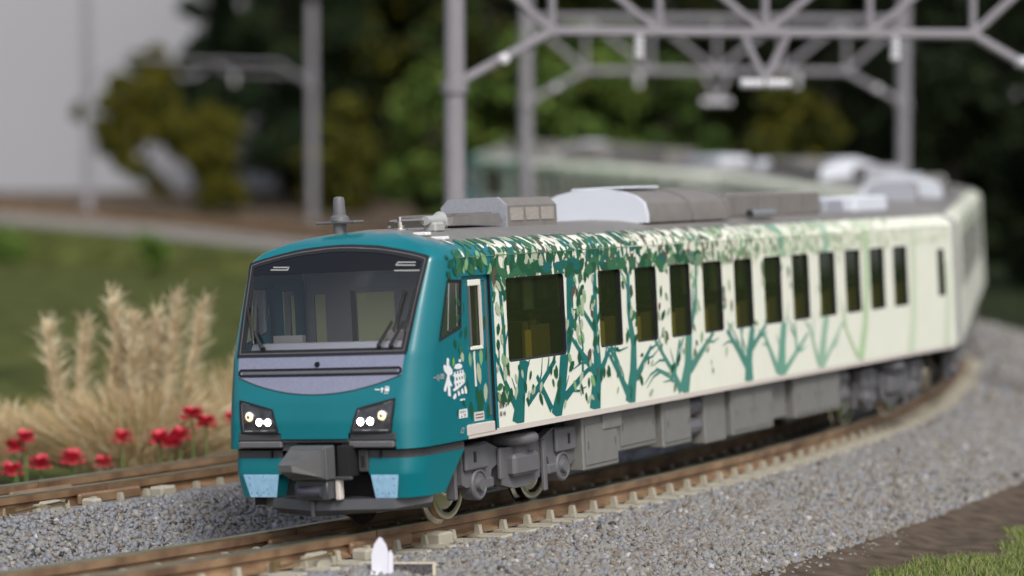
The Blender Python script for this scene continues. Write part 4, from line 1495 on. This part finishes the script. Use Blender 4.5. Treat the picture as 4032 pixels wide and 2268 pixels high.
def interior(car):
    mb = MB()
    mb.box(-1.40, 1.40, .3, UEND - .1, 1.14, 1.18, M['floor_i'])
    mb.build('floor', car)
    mb = MB()
    mb.box(-1.40, 1.40, 2.0, UEND - .1, 3.16, 3.20, M['inside'])
    mb.build('ceiling', car)
    # cab back wall with door opening and window
    p = MB()
    op = ((-1.30, -1.12, 2.1, 2.84), (-.64, -.04, 2.20, 2.85))
    xs = sorted(set([-1.43, 1.43] + [q for o in op for q in o[:2]]))
    for a, b in zip(xs[:-1], xs[1:]):
        o = [q for q in op if q[0] <= a + 1e-6 and b <= q[1] + 1e-6]
        if o:
            p.box(a, b, 1.96, 1.99, 1.18, o[0][2], M['cabwall']); p.box(a, b, 1.96, 1.99, o[0][3], 3.2, M['cabwall'])
        else:
            p.box(a, b, 1.96, 1.99, 1.18, 3.2, M['cabwall'])
    p.box(-.70, -.645, 1.93, 1.965, 1.9, 2.88, M['floor_i']); p.box(-.62, .02, 1.945, 1.958, 2.92, 3.08, M['pgrey'])
    po = p.build('cab_partition', car)
    for (a, b, e, f) in op:
        q = MB(); q.box(a + .01, b - .01, 1.975, 1.985, e, f, M['amberlight']); q.build('painted_window_light', po)  # opaque panels coloured as the greenish light seen through these openings
    c = MB()
    c.prism([(.12, 1.2), (.07, 2.14), (.17, 2.27), (.40, 2.27), (.62, 2.16), (.70, 1.9), (.70, 1.2)], -1.12, 1.12, M['desk'], 'x')
    c.box(-1.0, -.55, .45, .55, 2.26, 2.36, M['cabwall'], ch=.01)
    c.box(.70, 1.0, .45, .55, 2.26, 2.40, M['cabwall'], ch=.02)
    c.build('driver_desk', car)
    c = MB()
    c.box(.55, .95, 1.05, 1.45, 1.55, 1.65, M['cabwall'], ch=.03)
    c.box(.55, .95, 1.42, 1.52, 1.62, 2.3, M['cabwall'], ch=.03)
    c.box(.70, .80, 1.2, 1.3, 1.18, 1.55, M['cabwall'])
    c.build('driver_seat', car)
    first = None
    for s in (-1, 1):
        for i in range(12):
            u = (WIN[i - 1][0] + .20) if i else 3.0
            if first is None:
                b = MB()
                b.box(-.48, .48, .0, .14, 1.2, 2.36, M['seat'], ch=.03)
                b.box(-.48, .48, .12, .62, 1.45, 1.6, M['seat'], ch=.03)
                for d in (-1, 1):
                    x0, x1 = sorted((d * .46, d * .495)); b.box(x0, x1, .14, .72, 1.5, 2.30, M['seat'], ch=.012)
                b.box(-.5, -.44, -.02, .16, 1.5, 2.24, M['seatedge'], ch=.01)
                b.box(.44, .5, -.02, .16, 1.5, 2.24, M['seatedge'], ch=.01)
                o = b.build('seat', car); first = o.data
            else:
                o = bpy.data.objects.new('seat', first); COL.objects.link(o); o.parent = car
            o.location = (s * .86, u, 0)


def car_matrix(sa, sb, reverse):
    """car whose u=3.0 bogie is at arc sa and u=17.4 bogie at arc sb"""
    xa, ya, _ = path(sa); xb, yb, _ = path(sb)
    A = Vector((xa, ya, rise(sa))); B = Vector((xb, yb, rise(sb)))
    Y = (B - A).normalized()
    sm = (sa + sb) / 2
    x0, y0, p = path(sm)
    inward = Vector((-math.cos(p), math.sin(p), 0))
    up = (Vector((0, 0, 1)) + inward * CANT).normalized()
    X = Y.cross(up).normalized(); Z = X.cross(Y)
    O = A - Y * 3.0
    m = Matrix(((X.x, Y.x, Z.x, O.x), (X.y, Y.y, Z.y, O.y), (X.z, Y.z, Z.z, O.z), (0, 0, 0, 1)))
    return m

car1 = build_car(True, 'leading rail car with teal cab front, lit headlights and printed tree livery')
yaw, ct = 0.4895, -0.054
Rm = Matrix.Rotation(-yaw, 4, 'Z') @ Matrix.Rotation(ct, 4, 'Y')
car1.matrix_world = Matrix.Translation((-2.3189, 33.8639, 0)) @ Rm
CP = 20.85
car2 = build_car(False, 'second rail car seen edge-on just behind the leading car')
car2.matrix_world = car_matrix(3.0 + CP, 17.45 + CP, False)
car3 = copy_tree(car2)
car3['label'] = 'third rail car, pale and blurred, its roof above the leading car roof'
car3.matrix_world = car_matrix(3.05 + 2 * CP, 17.5 + 2 * CP, False)
car4 = copy_tree(car1)
car4['label'] = 'last rail car, blurred at the far end, its teal end near the gantry posts'
car4.matrix_world = car_matrix(17.6 + 3 * CP, 3.15 + 3 * CP, True)

# ------------------------------------------------------------------ catenary gantries
M['galv'] = mat('gantry_grey', (0.25, 0.24, 0.26), 0.5, 0.1, var=0.06, vscale=1.5)
M['insul'] = mat('insulator_white', (0.66, 0.66, 0.69), 0.3)
def gantry(span, label, far=False):
    g = empty('catenary_gantry', label, 'gantry', 'catenary gantries across the tracks')
    h = span / 2
    zc, zt_ = 7.2, 9.0
    k = h * 0.69
    for s in (-1, 1):
        p = MB(); p.lathe([(.23, -2.0), (.215, 4), (.20, 10.2), (.1, 10.3)], (s * h, 0, 0), 'z', M['galv'], 20)
        po = p.build('post', g, smooth=40)
        c = MB(); c.lathe([(.27, -.12), (.27, .12)], (s * h, 0, 6.05), 'z', M['galv'], 16); c.lathe([(.33, -.05), (.33, .05)], (s * h, 0, 0.0), 'z', M['galv'], 16); c.build('collar', po)
        b = MB(); b.tube([(s * h, 0, 6.1), (s * k, 0, zc)], .10, M['galv'], 6); b.build('knee_brace', g)
        b = MB(); b.tube([(s * h, 0, zt_), (s * k, 0, zc)], .09, M['galv'], 6); b.build('diagonal', g)
        i_ = MB(); ins(i_, (s * h * .85, -.12, 6.62), 'y'); i_.build('insulator', g, smooth=40)
    c = MB(); c.tube([(-k, 0, zc), (k, 0, zc)], .07 if far else .105, M['galv'], 6); c.build('bottom_chord', g)
    c = MB(); c.tube([(-h, 0, zt_), (h, 0, zt_)], .115, M['galv'], 6); c.build('top_chord', g)
    nodes = [-k, -k / 2, 0, k / 2, k]
    for x in nodes:
        u = MB(); u.tube([(x, 0, zc), (x, 0, zt_)], .078, M['galv'], 6); u.build('upright', g)
    for a, b in ((-k, -k / 2), (-k / 2, 0), (k / 2, 0), (k, k / 2)):
        d = MB(); d.tube([(a, 0, zt_), (b, 0, zc)], .08, M['galv'], 6); d.build('diagonal', g)
    v = MB()
    v.tube([(-.5, 0, zc), (0, 0, zc - 1.0)], .085, M['galv'], 6); v.tube([(.5, 0, zc), (0, 0, zc - 1.0)], .085, M['galv'], 6)
    v.tube([(-.35, 0, zc - 1.02), (.35, 0, zc - 1.02)], .07, M['galv'], 6)
    v.build('hanger', g)
    for x, z in ((-.27, zc - 1.05), (.27, zc - 1.05)):
        i_ = MB(); ins(i_, (x, 0, z), 'x'); i_.build('insulator', g, smooth=40)
    for x in (-h * .41, h * .43):
        i_ = MB(); ins(i_, (x, 0, zc - .30), 'z'); i_.build('insulator', g, smooth=40)
    if far:
        for c in list(g.children):
            if c.name.startswith(('diagonal', 'upright', 'hanger', 'top_chord')) or (c.name.startswith('insulator')):
                bpy.data.objects.remove(c)
        v = MB(); v.tube([(h * .2, 0, zc - .55), (h, 0, zc - .55)], .05, M['galv'], 6); v.build('bracket_arm', g)
        i_ = MB(); ins(i_, (h * .28, 0, zc - .85), 'z'); i_.build('insulator', g, smooth=40)
    return g
def ins(mb, c, axis):
    pr = [(.05, -.26)]
    for q in range(4):
        a = -.22 + q * .125
        pr += [(.105, a), (.105, a + .05), (.065, a + .07)]
    pr += [(.05, .27)]
    mb.lathe(pr, c, axis, M['insul'], 14)
for (x, y, z, span, rz, lab) in ((5.25, 56.0, .02, 13.0, 9, 'nearest grey lattice catenary gantry spanning both tracks over the leading car'),
                                 (7.05, 93.0, .45, 13.2, 6, 'second grey catenary gantry, smaller and more blurred behind the nearest one'),
                                 (-15.0, 131.0, 2.2, 13.0, 40, 'farthest catenary gantry over the far loop in front of the pale wall')):
    g = gantry(span, lab, y > 120)
    g.location = (x, y, z); g.rotation_euler = (0, 0, R_(rz))

# ------------------------------------------------------------------ trees and plants
M['bark'] = mat('tree_bark', (0.05, 0.04, 0.03), 0.9, var=0.3, vscale=3)
FOL = {}
for k, c in dict(dark=(0.016, 0.026, 0.009), deep=(0.028, 0.040, 0.012), black=(0.008, 0.013, 0.005), olive=(0.090, 0.088, 0.010), yellow=(0.12, 0.105, 0.012), green=(0.075, 0.135, 0.026), bright=(0.14, 0.215, 0.045), blue=(0.018, 0.035, 0.018)).items():
    FOL[k] = mat('leaf_' + k, c, 0.75, spec=0.12)
def leaves(name, parent, clumps, size, mats, weights):
    """clumps: (x,y,z,r,n)"""
    C = []; 
    for (x, y, z, r, n) in clumps:
        d = rng.normal(size=(n, 3)); d /= np.linalg.norm(d, axis=1, keepdims=True)
        rad = r * rng.uniform(0.25, 1.0, (n, 1)) ** 0.5
        C.append(np.array([x, y, z]) + d * rad * np.array([1, 1, .85]))
    C = np.concatenate(C); n = len(C)
    a = rng.normal(size=(n, 3)); a /= np.linalg.norm(a, axis=1, keepdims=True)
    b = np.cross(a, rng.normal(size=(n, 3))); b /= np.linalg.norm(b, axis=1, keepdims=True)
    s = size * rng.uniform(.6, 1.4, (n, 1))
    V = np.stack([C - a * s, C + b * s * .45, C + a * s, C - b * s * .45], 1).reshape(-1, 3)
    F = np.arange(n * 4).reshape(-1, 4)
    mi = rng.choice(len(mats), n, p=np.array(weights) / sum(weights))
    return np_mesh(name, V, F, mi, [FOL[m] for m in mats], parent)
TG = 'trees behind the far loop'
def tree(x, y, h, rad, label, mats, weights, dens=1.0, low=0.12, lean=0.0, leaf=.30, ncl=46, name='broadleaf_tree', trunk_r=.28):
    z0 = gz(x, y) - .3
    t = empty(name, label, 'tree', TG, (x, y, z0))
    r = random.Random(int(x * 13 + y * 7))
    mb = MB()
    pts = [(0, 0, 0), (lean * h * .15, 0, h * .25), (lean * h * .3, 0, h * .55), (lean * h * .35, 0, h * .85)]
    mb.tube(pts, [trunk_r, trunk_r * .8, trunk_r * .5, trunk_r * .2], M['bark'], 8)
    cl = []
    for k in range(ncl):
        a = r.uniform(0, 6.283); zz = r.uniform(low, .93) * h
        f = math.sin(math.pi * min(1, max(.12, (zz / h - low + .12) / (1.05 - low)))) ** .6
        rr = rad * f * r.uniform(.25, .85)
        p = (math.cos(a) * rr + lean * zz * .4, math.sin(a) * rr, zz)
        cl.append((*p, rad * r.uniform(.20, .36), int(190 * dens)))
        if k % 3 == 0:
            mb.tube([(lean * zz * .35, 0, zz * .75), (p[0] * .6, p[1] * .6, zz * .9), p], [trunk_r * .35, trunk_r * .22, .04], M['bark'], 5)
    mb.build('trunk', t)
    leaves('crown', t, cl, leaf, mats, weights)
    return t

D1 = (['dark', 'deep', 'olive', 'green'], [46, 32, 14, 8])
D2 = (['deep', 'olive', 'yellow'], [45, 40, 15])
D3 = (['green', 'bright', 'deep', 'olive'], [40, 16, 32, 12])
D4 = (['black', 'dark', 'deep'], [62, 30, 8])
D5 = (['dark', 'blue', 'deep'], [45, 35, 20])
TL = [
    # x, y, h, rad, label, mix, kwargs
    (-12.6, 150, 20, 5.2, 'tall dark tree right of the far gantry post, darkest at its crown', D5, dict(dens=1.6)),
    (-9.2, 146, 6.5, 2.6, 'low yellow-green tree below the tall dark tree, near the far post', D2, dict(low=.05)),
    (-5.6, 151, 21, 5.0, 'tall olive-topped dark tree between far post and nearest gantry post', (['dark', 'deep', 'olive', 'yellow'], [40, 30, 20, 10]), dict(dens=1.6)),
    (-1.6, 149, 19, 4.6, 'dark tree seen just left of the nearest gantry post', D1, dict(dens=1.6)),
    (0.6, 120, 10.5, 3.0, 'bright green tree beside the end of the far car', D3, dict(dens=1.5, low=.1)),
    (3.9, 124, 11.5, 3.4, 'bright green tree under the second gantry beam', (['green', 'bright', 'deep', 'olive'], [40, 20, 28, 12]), dict(dens=1.5, low=.1)),
    (7.2, 127, 9.5, 3.2, 'mid-green tree behind the middle insulators', (['green', 'deep', 'dark'], [40, 35, 25]), dict(dens=1.4)),
    (3.0, 154, 21, 5.6, 'tall dark tree rising behind the bright green trees', D1, dict(dens=1.8)),
    (9.6, 146, 20, 5.6, 'tall dark tree behind the gantry centre', (['dark', 'deep', 'olive'], [50, 30, 20]), dict(dens=1.8)),
    (12.6, 124, 8.0, 3.2, 'low olive tree at the middle of the dark trees', D2, dict(dens=1.3)),
    (16.5, 140, 20, 5.4, 'tall dark tree between the two gantry right posts', D4, dict(dens=1.8)),
    (19.0, 116, 9.0, 4.2, 'dark bushy tree beside the second gantry right post', D4, dict(dens=1.6, low=.02)),
    (22.5, 128, 20, 5.6, 'tall nearly black tree at the right edge', D4, dict(dens=1.8)),
    (21.3, 98, 11, 4.2, 'nearest nearly black tree at the right edge reaching down to the ground', D4, dict(dens=1.8, low=.0)),
    (27.5, 112, 18, 5.6, 'black-green tree beyond the right edge', D4, dict(dens=1.6, low=.0)),
    (-7.6, 158, 22, 4.8, 'tall dark tree filling the gap between the far post and the nearest post', D1, dict(dens=1.8)),
    (-3.2, 116, 9.5, 2.4, 'bright green tree partly behind the nearest gantry post', D3, dict(dens=1.4, low=.08)),
    (-17.3, 156, 15.5, 2.6, 'slim dark tree at the edge of the pale wall, top out of frame', D5, dict(dens=1.2, low=.2)),
]
for k, (x, lb) in enumerate(((-11.0, 'just right of the far gantry post'), (-5.2, 'left of the nearest gantry post'), (1.2, 'right of the nearest gantry post'), (7.0, 'behind the middle of the nearest gantry beam'),
                            (13.6, 'behind the hanging insulator near the right post'), (19.6, 'just right of the second gantry right post'), (26.0, 'beyond the right edge of the picture'))):
    TL.append((x, 160 - (k % 2) * 1.5, 22, 5.6, 'dark back-row tree ' + lb, D4 if k > 3 else D1, dict(dens=1.7, low=.0)))
for (x, y, h, rad, lab, (ms, ws_), kw) in TL:
    tree(x, y, h, rad, lab, ms, ws_, **kw)
# the loose olive tree in front of the pale wall, its crown broken by gaps
x0, y0 = -17.1, 143.0
z0 = gz(x0, y0) - .2
t = empty('broadleaf_tree', 'small loose olive tree with gaps standing alone before the pale wall', 'tree', TG, (x0, y0, z0))
mb = MB()
mb.tube([(0, 0, 0), (-.25, 0, .8), (-1.1, 0, 1.7), (-2.4, .1, 3.3), (-2.9, 0, 5.0), (-3.0, 0, 7.0)], [.22, .20, .17, .13, .08, .03], M['bark'], 8)
mb.tube([(-.2, 0, .7), (.5, 0, 2.3), (1.0, 0, 4.2)], [.17, .11, .04], M['bark'], 6)
mb.tube([(-2.4, .1, 3.3), (-1.1, 0, 4.8), (-.6, 0, 5.6)], [.1, .06, .03], M['bark'], 6)
mb.tube([(-2.8, 0, 4.2), (-4.6, 0, 5.2), (-5.4, 0, 5.7)], [.08, .05, .02], M['bark'], 6)
mb.build('trunk', t)
cl = [(-4.6, 0, 4.9, .6), (-4.2, 0, 6.2, .55), (-3.6, 0, 7.2, .6), (-2.6, 0, 8.3, .6), (-1.8, 0, 8.8, .5), (-4.5, 0, 3.9, .4), (-3.0, 0, 4.2, .5), (-2.2, 0, 4.9, .6), (-3.9, 0, 4.3, .6), (-3.5, 0, 3.2, .55), (-2.7, 0, 2.7, .5), (-3.3, 0, 5.6, .85), (-2.3, 0, 5.5, .9), (-1.5, 0, 6.2, .9), (-2.1, 0, 7.3, .8), (-1.3, 0, 7.7, .6), (-2.6, 0, 6.7, .7), (-.8, 0, 5.0, .8), (-.4, 0, 4.0, .8), (.4, 0, 4.6, .9),
      (.5, 0, 3.5, .8), (.9, 0, 2.6, .8), (1.5, 0, 3.6, .9), (1.6, 0, 2.0, .8), (-5.6, 0, 5.75, .48), (-2.0, 0, 2.0, .35), (-1.4, 0, 1.45, .3), (1.0, 0, 5.4, .8), (1.9, 0, 4.9, .9), (-1.5, 0, 4.6, .5), (1.2, 0, 1.2, .7), (2.2, 0, 1.4, .8)]
leaves('crown', t, [(a, b + random.uniform(-.6, .6), c, r * 1.12, int(760 * r)) for a, b, c, r in cl], .28, ['olive', 'deep', 'yellow'], [58, 22, 20])

def shrub(x, y, r, label, mats, w, h=None):
    z = gz(x, y)
    o = empty('shrub', label, 'shrub', 'small green tufts on the far lawn', (x, y, z))
    leaves('foliage', o, [(random.uniform(-r, r) * .6, random.uniform(-r, r) * .5, random.uniform(.1, (h or r)) , r * .5, 90) for k in range(7)], .18, mats, w)
    s = MB(); s.tube([(0, 0, -.1), (0, 0, .5)], [.05, .02], M['bark'], 5); s.build('stem', o)
shrub(-14.4, 108, .8, 'small bright green tuft at the foot of the far embankment', ['bright', 'green'], [60, 40], 1.4)
shrub(-7.6, 96, 1.3, 'wide bright green tuft beside the roof antenna', ['bright', 'green'], [50, 50], 1.3)
shrub(-22.0, 116, 1.2, 'green tuft at the left edge by the far embankment', ['green', 'bright'], [60, 40], 1.6)
shrub(-4.6, 60, .5, 'little bright green sprig behind the dry grass', ['bright', 'green'], [80, 20], .7)

# dry grass clumps with plumes
M['straw'] = mat('straw', (0.56, 0.43, 0.25), 0.85, spec=0.1)
M['straw2'] = mat('straw_pale', (0.74, 0.65, 0.47), 0.85, spec=0.1)
M['straw3'] = mat('straw_brown', (0.52, 0.36, 0.19), 0.85, spec=0.1)
M['straw4'] = mat('straw_green', (0.22, 0.22, 0.07), 0.85, spec=0.1)
def fibres(name, parent, roots, tips, bend, width, mats, weights):
    n = len(roots); k = 5
    roots = np.array(roots); tips = np.array(tips); bend = np.array(bend)
    wv = rng.normal(size=(n, 3)); wv[:, 2] = 0; wv /= np.linalg.norm(wv, axis=1, keepdims=True)
    V = []; 
    for q in range(k):
        t = q / (k - 1)
        p = roots * (1 - t) + tips * t + bend * (t * t - t)
        w = width * (1 - .75 * t)
        V.append(p - wv * w); V.append(p + wv * w)
    V = np.stack(V, 1).reshape(-1, 3)
    F = []
    for q in range(k - 1):
        b = np.arange(n) * 2 * k + 2 * q
        F.append(np.stack([b, b + 1, b + 3, b + 2], 1))
    F = np.stack(F, 1).reshape(-1, 4)
    mi = np.repeat(rng.choice(len(mats), n, p=np.array(weights) / sum(weights)), k - 1)
    return np_mesh(name, V, F, mi, mats, parent)
def dry_clump(x, y, rad, h, plumes, n, label):
    z = -0.62
    o = empty('dry_grass_clump', label, 'dry grass', 'straw-coloured grass clumps beside the inner track', (x, y, z))
    ro = []; ti = []; be = []
    for k in range(n):
        a = random.uniform(0, 6.283); r = rad * random.random() ** .6
        rx, ry = r * math.cos(a), r * math.sin(a) * .6
        ro.append((rx * .75, ry, 0))
        hh = h * random.uniform(.35, 1.0) * (1 - .45 * (r / rad) ** 2)
        ti.append((rx * 1.25 + random.gauss(0, .42), ry * 1.3 + random.gauss(0, .25), hh)); be.append((rx * .3, ry * .3, -hh * random.uniform(.1, .6)))
    fibres('blades', o, ro, ti, be, .014, [M['straw'], M['straw2'], M['straw3'], M['straw4']], [45, 20, 20, 15])
    for (px, py, pz, bx, w) in plumes:
        ro = []; ti = []; be = []
        ax = Vector((px - bx, 0, pz)); lean = (px - bx) / max(.3, pz)
        for k in range(46):                                  # bundled stems
            g = random.gauss(0, w * .22)
            ro.append((bx + g, py + random.gauss(0, w * .3), 0)); ti.append((bx + (px - bx) * .8 + g * 1.2, py, pz * random.uniform(.7, .9))); be.append((-.10 * lean - .03, 0, 0))
        for k in range(560):                                 # feathery head, opening and drooping to one side
            t = .93 - .62 * random.random() ** .85
            c0 = (bx + (px - bx) * t * (1 - .12 * (1 - t)), py, pz * t)
            L = random.uniform(.20, .52) * (.75 + 3.0 * w) * (1.15 - .75 * abs(t - .62))
            d = Vector((lean * .8 + random.gauss(.26, .48), random.gauss(0, .45), 1.0)).normalized()
            ro.append((c0[0] + random.gauss(0, w * .18), c0[1] + random.gauss(0, w * .18), c0[2]))
            ti.append((c0[0] + d.x * L, c0[1] + d.y * L, c0[2] + d.z * L * random.uniform(.5, .8))); be.append((random.gauss(-.10, .15) * L, 0, -.25 * L))
        fibres('plume', o, ro, ti, be, .0105, [M['straw2'], M['straw'], M['straw3']], [66, 26, 8])
    return o
PX = lambda px, Y: (px - 1288) / 6767 * Y
PZ = lambda py, Y: 4.5788 - (py - 403) / 6767 * Y
yc = 45.8; xc = PX(345, yc)
pl = []
for (tx, ty, bx, w) in ((268, 712, 330, .10), (446, 715, 400, .14), (516, 725, 435, .10), (102, 795, 165, .11), (206, 790, 176, .11), (330, 770, 330, .16), (390, 760, 370, .16), (300, 830, 240, .12), (360, 800, 330, .16)):
    pl.append((PX(tx, yc) - xc, random.uniform(-.25, .25), PZ(ty, yc) + .62, PX(bx, yc) - xc, w))
dry_clump(xc, yc, 1.85, 1.5, pl, 6800, 'large straw-coloured dry grass clump with tall feathery plumes left of the train')
xc2 = PX(20, 46.0)
dry_clump(xc2, 46.0, 1.1, 1.2, [], 1400, 'low pale dry grass clump at the left edge of the picture')
xc3 = PX(575, 49.5)
dry_clump(xc3, 49.5, 0.8, 1.7, [(PX(600, 49.5) - xc3, 0, PZ(895, 49.5) + .62, 0, .14)], 700, 'small dry grass clump half hidden behind the train nose')

# red flowers
M['petal'] = mat('red_petal', (0.62, 0.045, 0.085), 0.6)
M['petal2'] = mat('dark_red_petal', (0.48, 0.028, 0.055), 0.6)
M['stem'] = mat('flower_stem', (0.12, 0.19, 0.05), 0.7)
def flower(px, py, Y, r, label):
    x, z = PX(px, Y), PZ(py, Y)
    f = empty('red_flower', label, 'flower', 'red flowers beside the inner track', (x, Y, -0.75))
    zz = z + .75
    r *= 1.28
    s = MB(); s.tube([(0.03, 0, 0), (0.01, 0, zz * .6), (0, 0, zz - .02)], [.022, .018, .014], M['stem'], 6); s.build('stem', f)
    h = MB()
    rr = random.Random(int(px * 7 + py))
    for ring_, (n, rad, lift) in enumerate(((7, 1.0, -.15), (7, .98, .35), (6, .8, .75), (5, .55, 1.0))):
        for k in range(n):
            a = 6.283 * k / n + rr.uniform(-.3, .3) + ring_ * .5
            c, s_ = math.cos(a), math.sin(a)
            R = r * rad
            p0 = (0, 0, zz)
            p1 = (c * R * .6 - s_ * R * .42, s_ * R * .6 + c * R * .42, zz + R * lift)
            p2 = (c * R, s_ * R, zz + R * (lift + .25) + rr.uniform(-.03, .03))
            p3 = (c * R * .6 + s_ * R * .42, s_ * R * .6 - c * R * .42, zz + R * lift)
            h.face([p0, p1, p2, p3], M['petal'] if rr.random() < .7 else M['petal2'])
    h.lathe([(r * .12, 0), (r * .16, r * .25), (.0, r * .4)], (0, 0, zz), 'z', M['petal2'], 8)
    h.build('blossom', f)
for (px, py, Y, r, lab) in ((57, 1108, 44.06, .16, 'topmost red flower of the pair at the left edge'), (32, 1132, 44.00, .17, 'lower red flower of the pair at the left edge'),
                            (97, 1175, 43.3, .17, 'red flower right of the lowest one, close above the rail'), (25, 1192, 43.0, .17, 'lowest red flower in the left corner above the rail'),
                            (176, 1163, 43.9, .19, 'wide red flower just above the rail under the big dry grass clump'), (256, 1170, 43.90, .14, 'flat red flower touching the rail, right of the wide one'),
                            (303, 1108, 44.06, .16, 'single red flower on its own stem below the plumes'), (398, 1112, 44.05, .18, 'left bloom of the thick red bunch'), (425, 1120, 44.03, .17, 'middle bloom of the thick red bunch'),
                            (450, 1103, 44.07, .17, 'right bloom of the thick red bunch'), (480, 1050, 44.20, .18, 'highest red flower, near the train'), (515, 1070, 44.15, .17, 'red flower nearest the train, on a pale stem'), (583, 1058, 44.18, .14, 'small red flower half hidden by the train nose')):
    flower(px, py, Y, r, lab)

# grass tuft area outside the ring, bottom right
ro = []; ti = []; be = []
for k in range(42000):
    s = random.uniform(-3, 14) if k % 4 else random.uniform(14, 30)
    o = 4.85 + max(0, s - 2) * .11 + 2.6 * random.random() + .35 * math.sin(s * 1.7) + .2 * math.sin(s * 4.1)
    x, y, p = path(s, o)
    zz = bed_z(s, o) if o < 5.0 else gz(x, y) - .0
    zz = max(zz, gz(x, y)) 
    ro.append((x, y, zz - .02))
    h = random.uniform(.05, .14)
    ti.append((x + random.gauss(0, .07), y + random.gauss(0, .07), zz + h)); be.append((random.gauss(0, .04), random.gauss(0, .04), 0))
M['gr1'] = mat('grass_blade_green', (0.17, 0.235, 0.055), 0.7, spec=.2)
M['gr2'] = mat('grass_blade_dark', (0.07, 0.12, 0.03), 0.7, spec=.2)
M['gr3'] = mat('grass_blade_yellow', (0.30, 0.30, 0.12), 0.7, spec=.2)
g = fibres('grass', None, ro, ti, be, .0065, [M['gr1'], M['gr2'], M['gr3']], [52, 22, 26])
tag(g, 'short green static grass beyond the gravel at the lower right', 'grass', kind='stuff')

# ------------------------------------------------------------------ white pointed marker in the foreground
M['mwhite'] = mat('marker_white', (0.72, 0.72, 0.80), 0.5)
M['mdark'] = mat('marker_dark', (0.02, 0.016, 0.022), 0.55, var=.8, vscale=30, col2=(0.08, 0.075, 0.08))
M['mcream'] = mat('marker_edge', (0.62, 0.55, 0.42), 0.6)
mk = empty('track_marker', 'white pointed marker post with a dark board in the foreground beside the rail', 'marker post', None, (-1.59, 32.5, -.34))
p = MB()
P = [(-.115, -.30), (-.115, .14), (-.085, .26), (-.035, .335), (.005, .335), (.06, .25), (.085, .16), (.085, -.30)]
p.prism([(a, b) for a, b in P], -.05, .05, M['mwhite'], 'y')
p.prism([(.088, -.30), (.088, .15), (.115, .19), (.145, .12), (.145, -.30)], -.02, .06, M['mwhite'], 'y')
p.build('post', mk)
b = MB()
b.box(.03, .62, .10, .14, -.40, .005, M['mdark'])
b.build('board', mk)
b = MB()
b.box(.03, .62, .085, .155, .006, .018, M['mcream']); b.box(.622, .66, .07, .17, -.40, .02, M['mcream'])
b.build('board_edge', mk)
b = MB()
b.prism([(-.12, -.05), (.45, -.42), (.45, -.5), (-.12, -.5)], -.16, -.06, M['mwhite'], 'y')
b.build('base', mk)
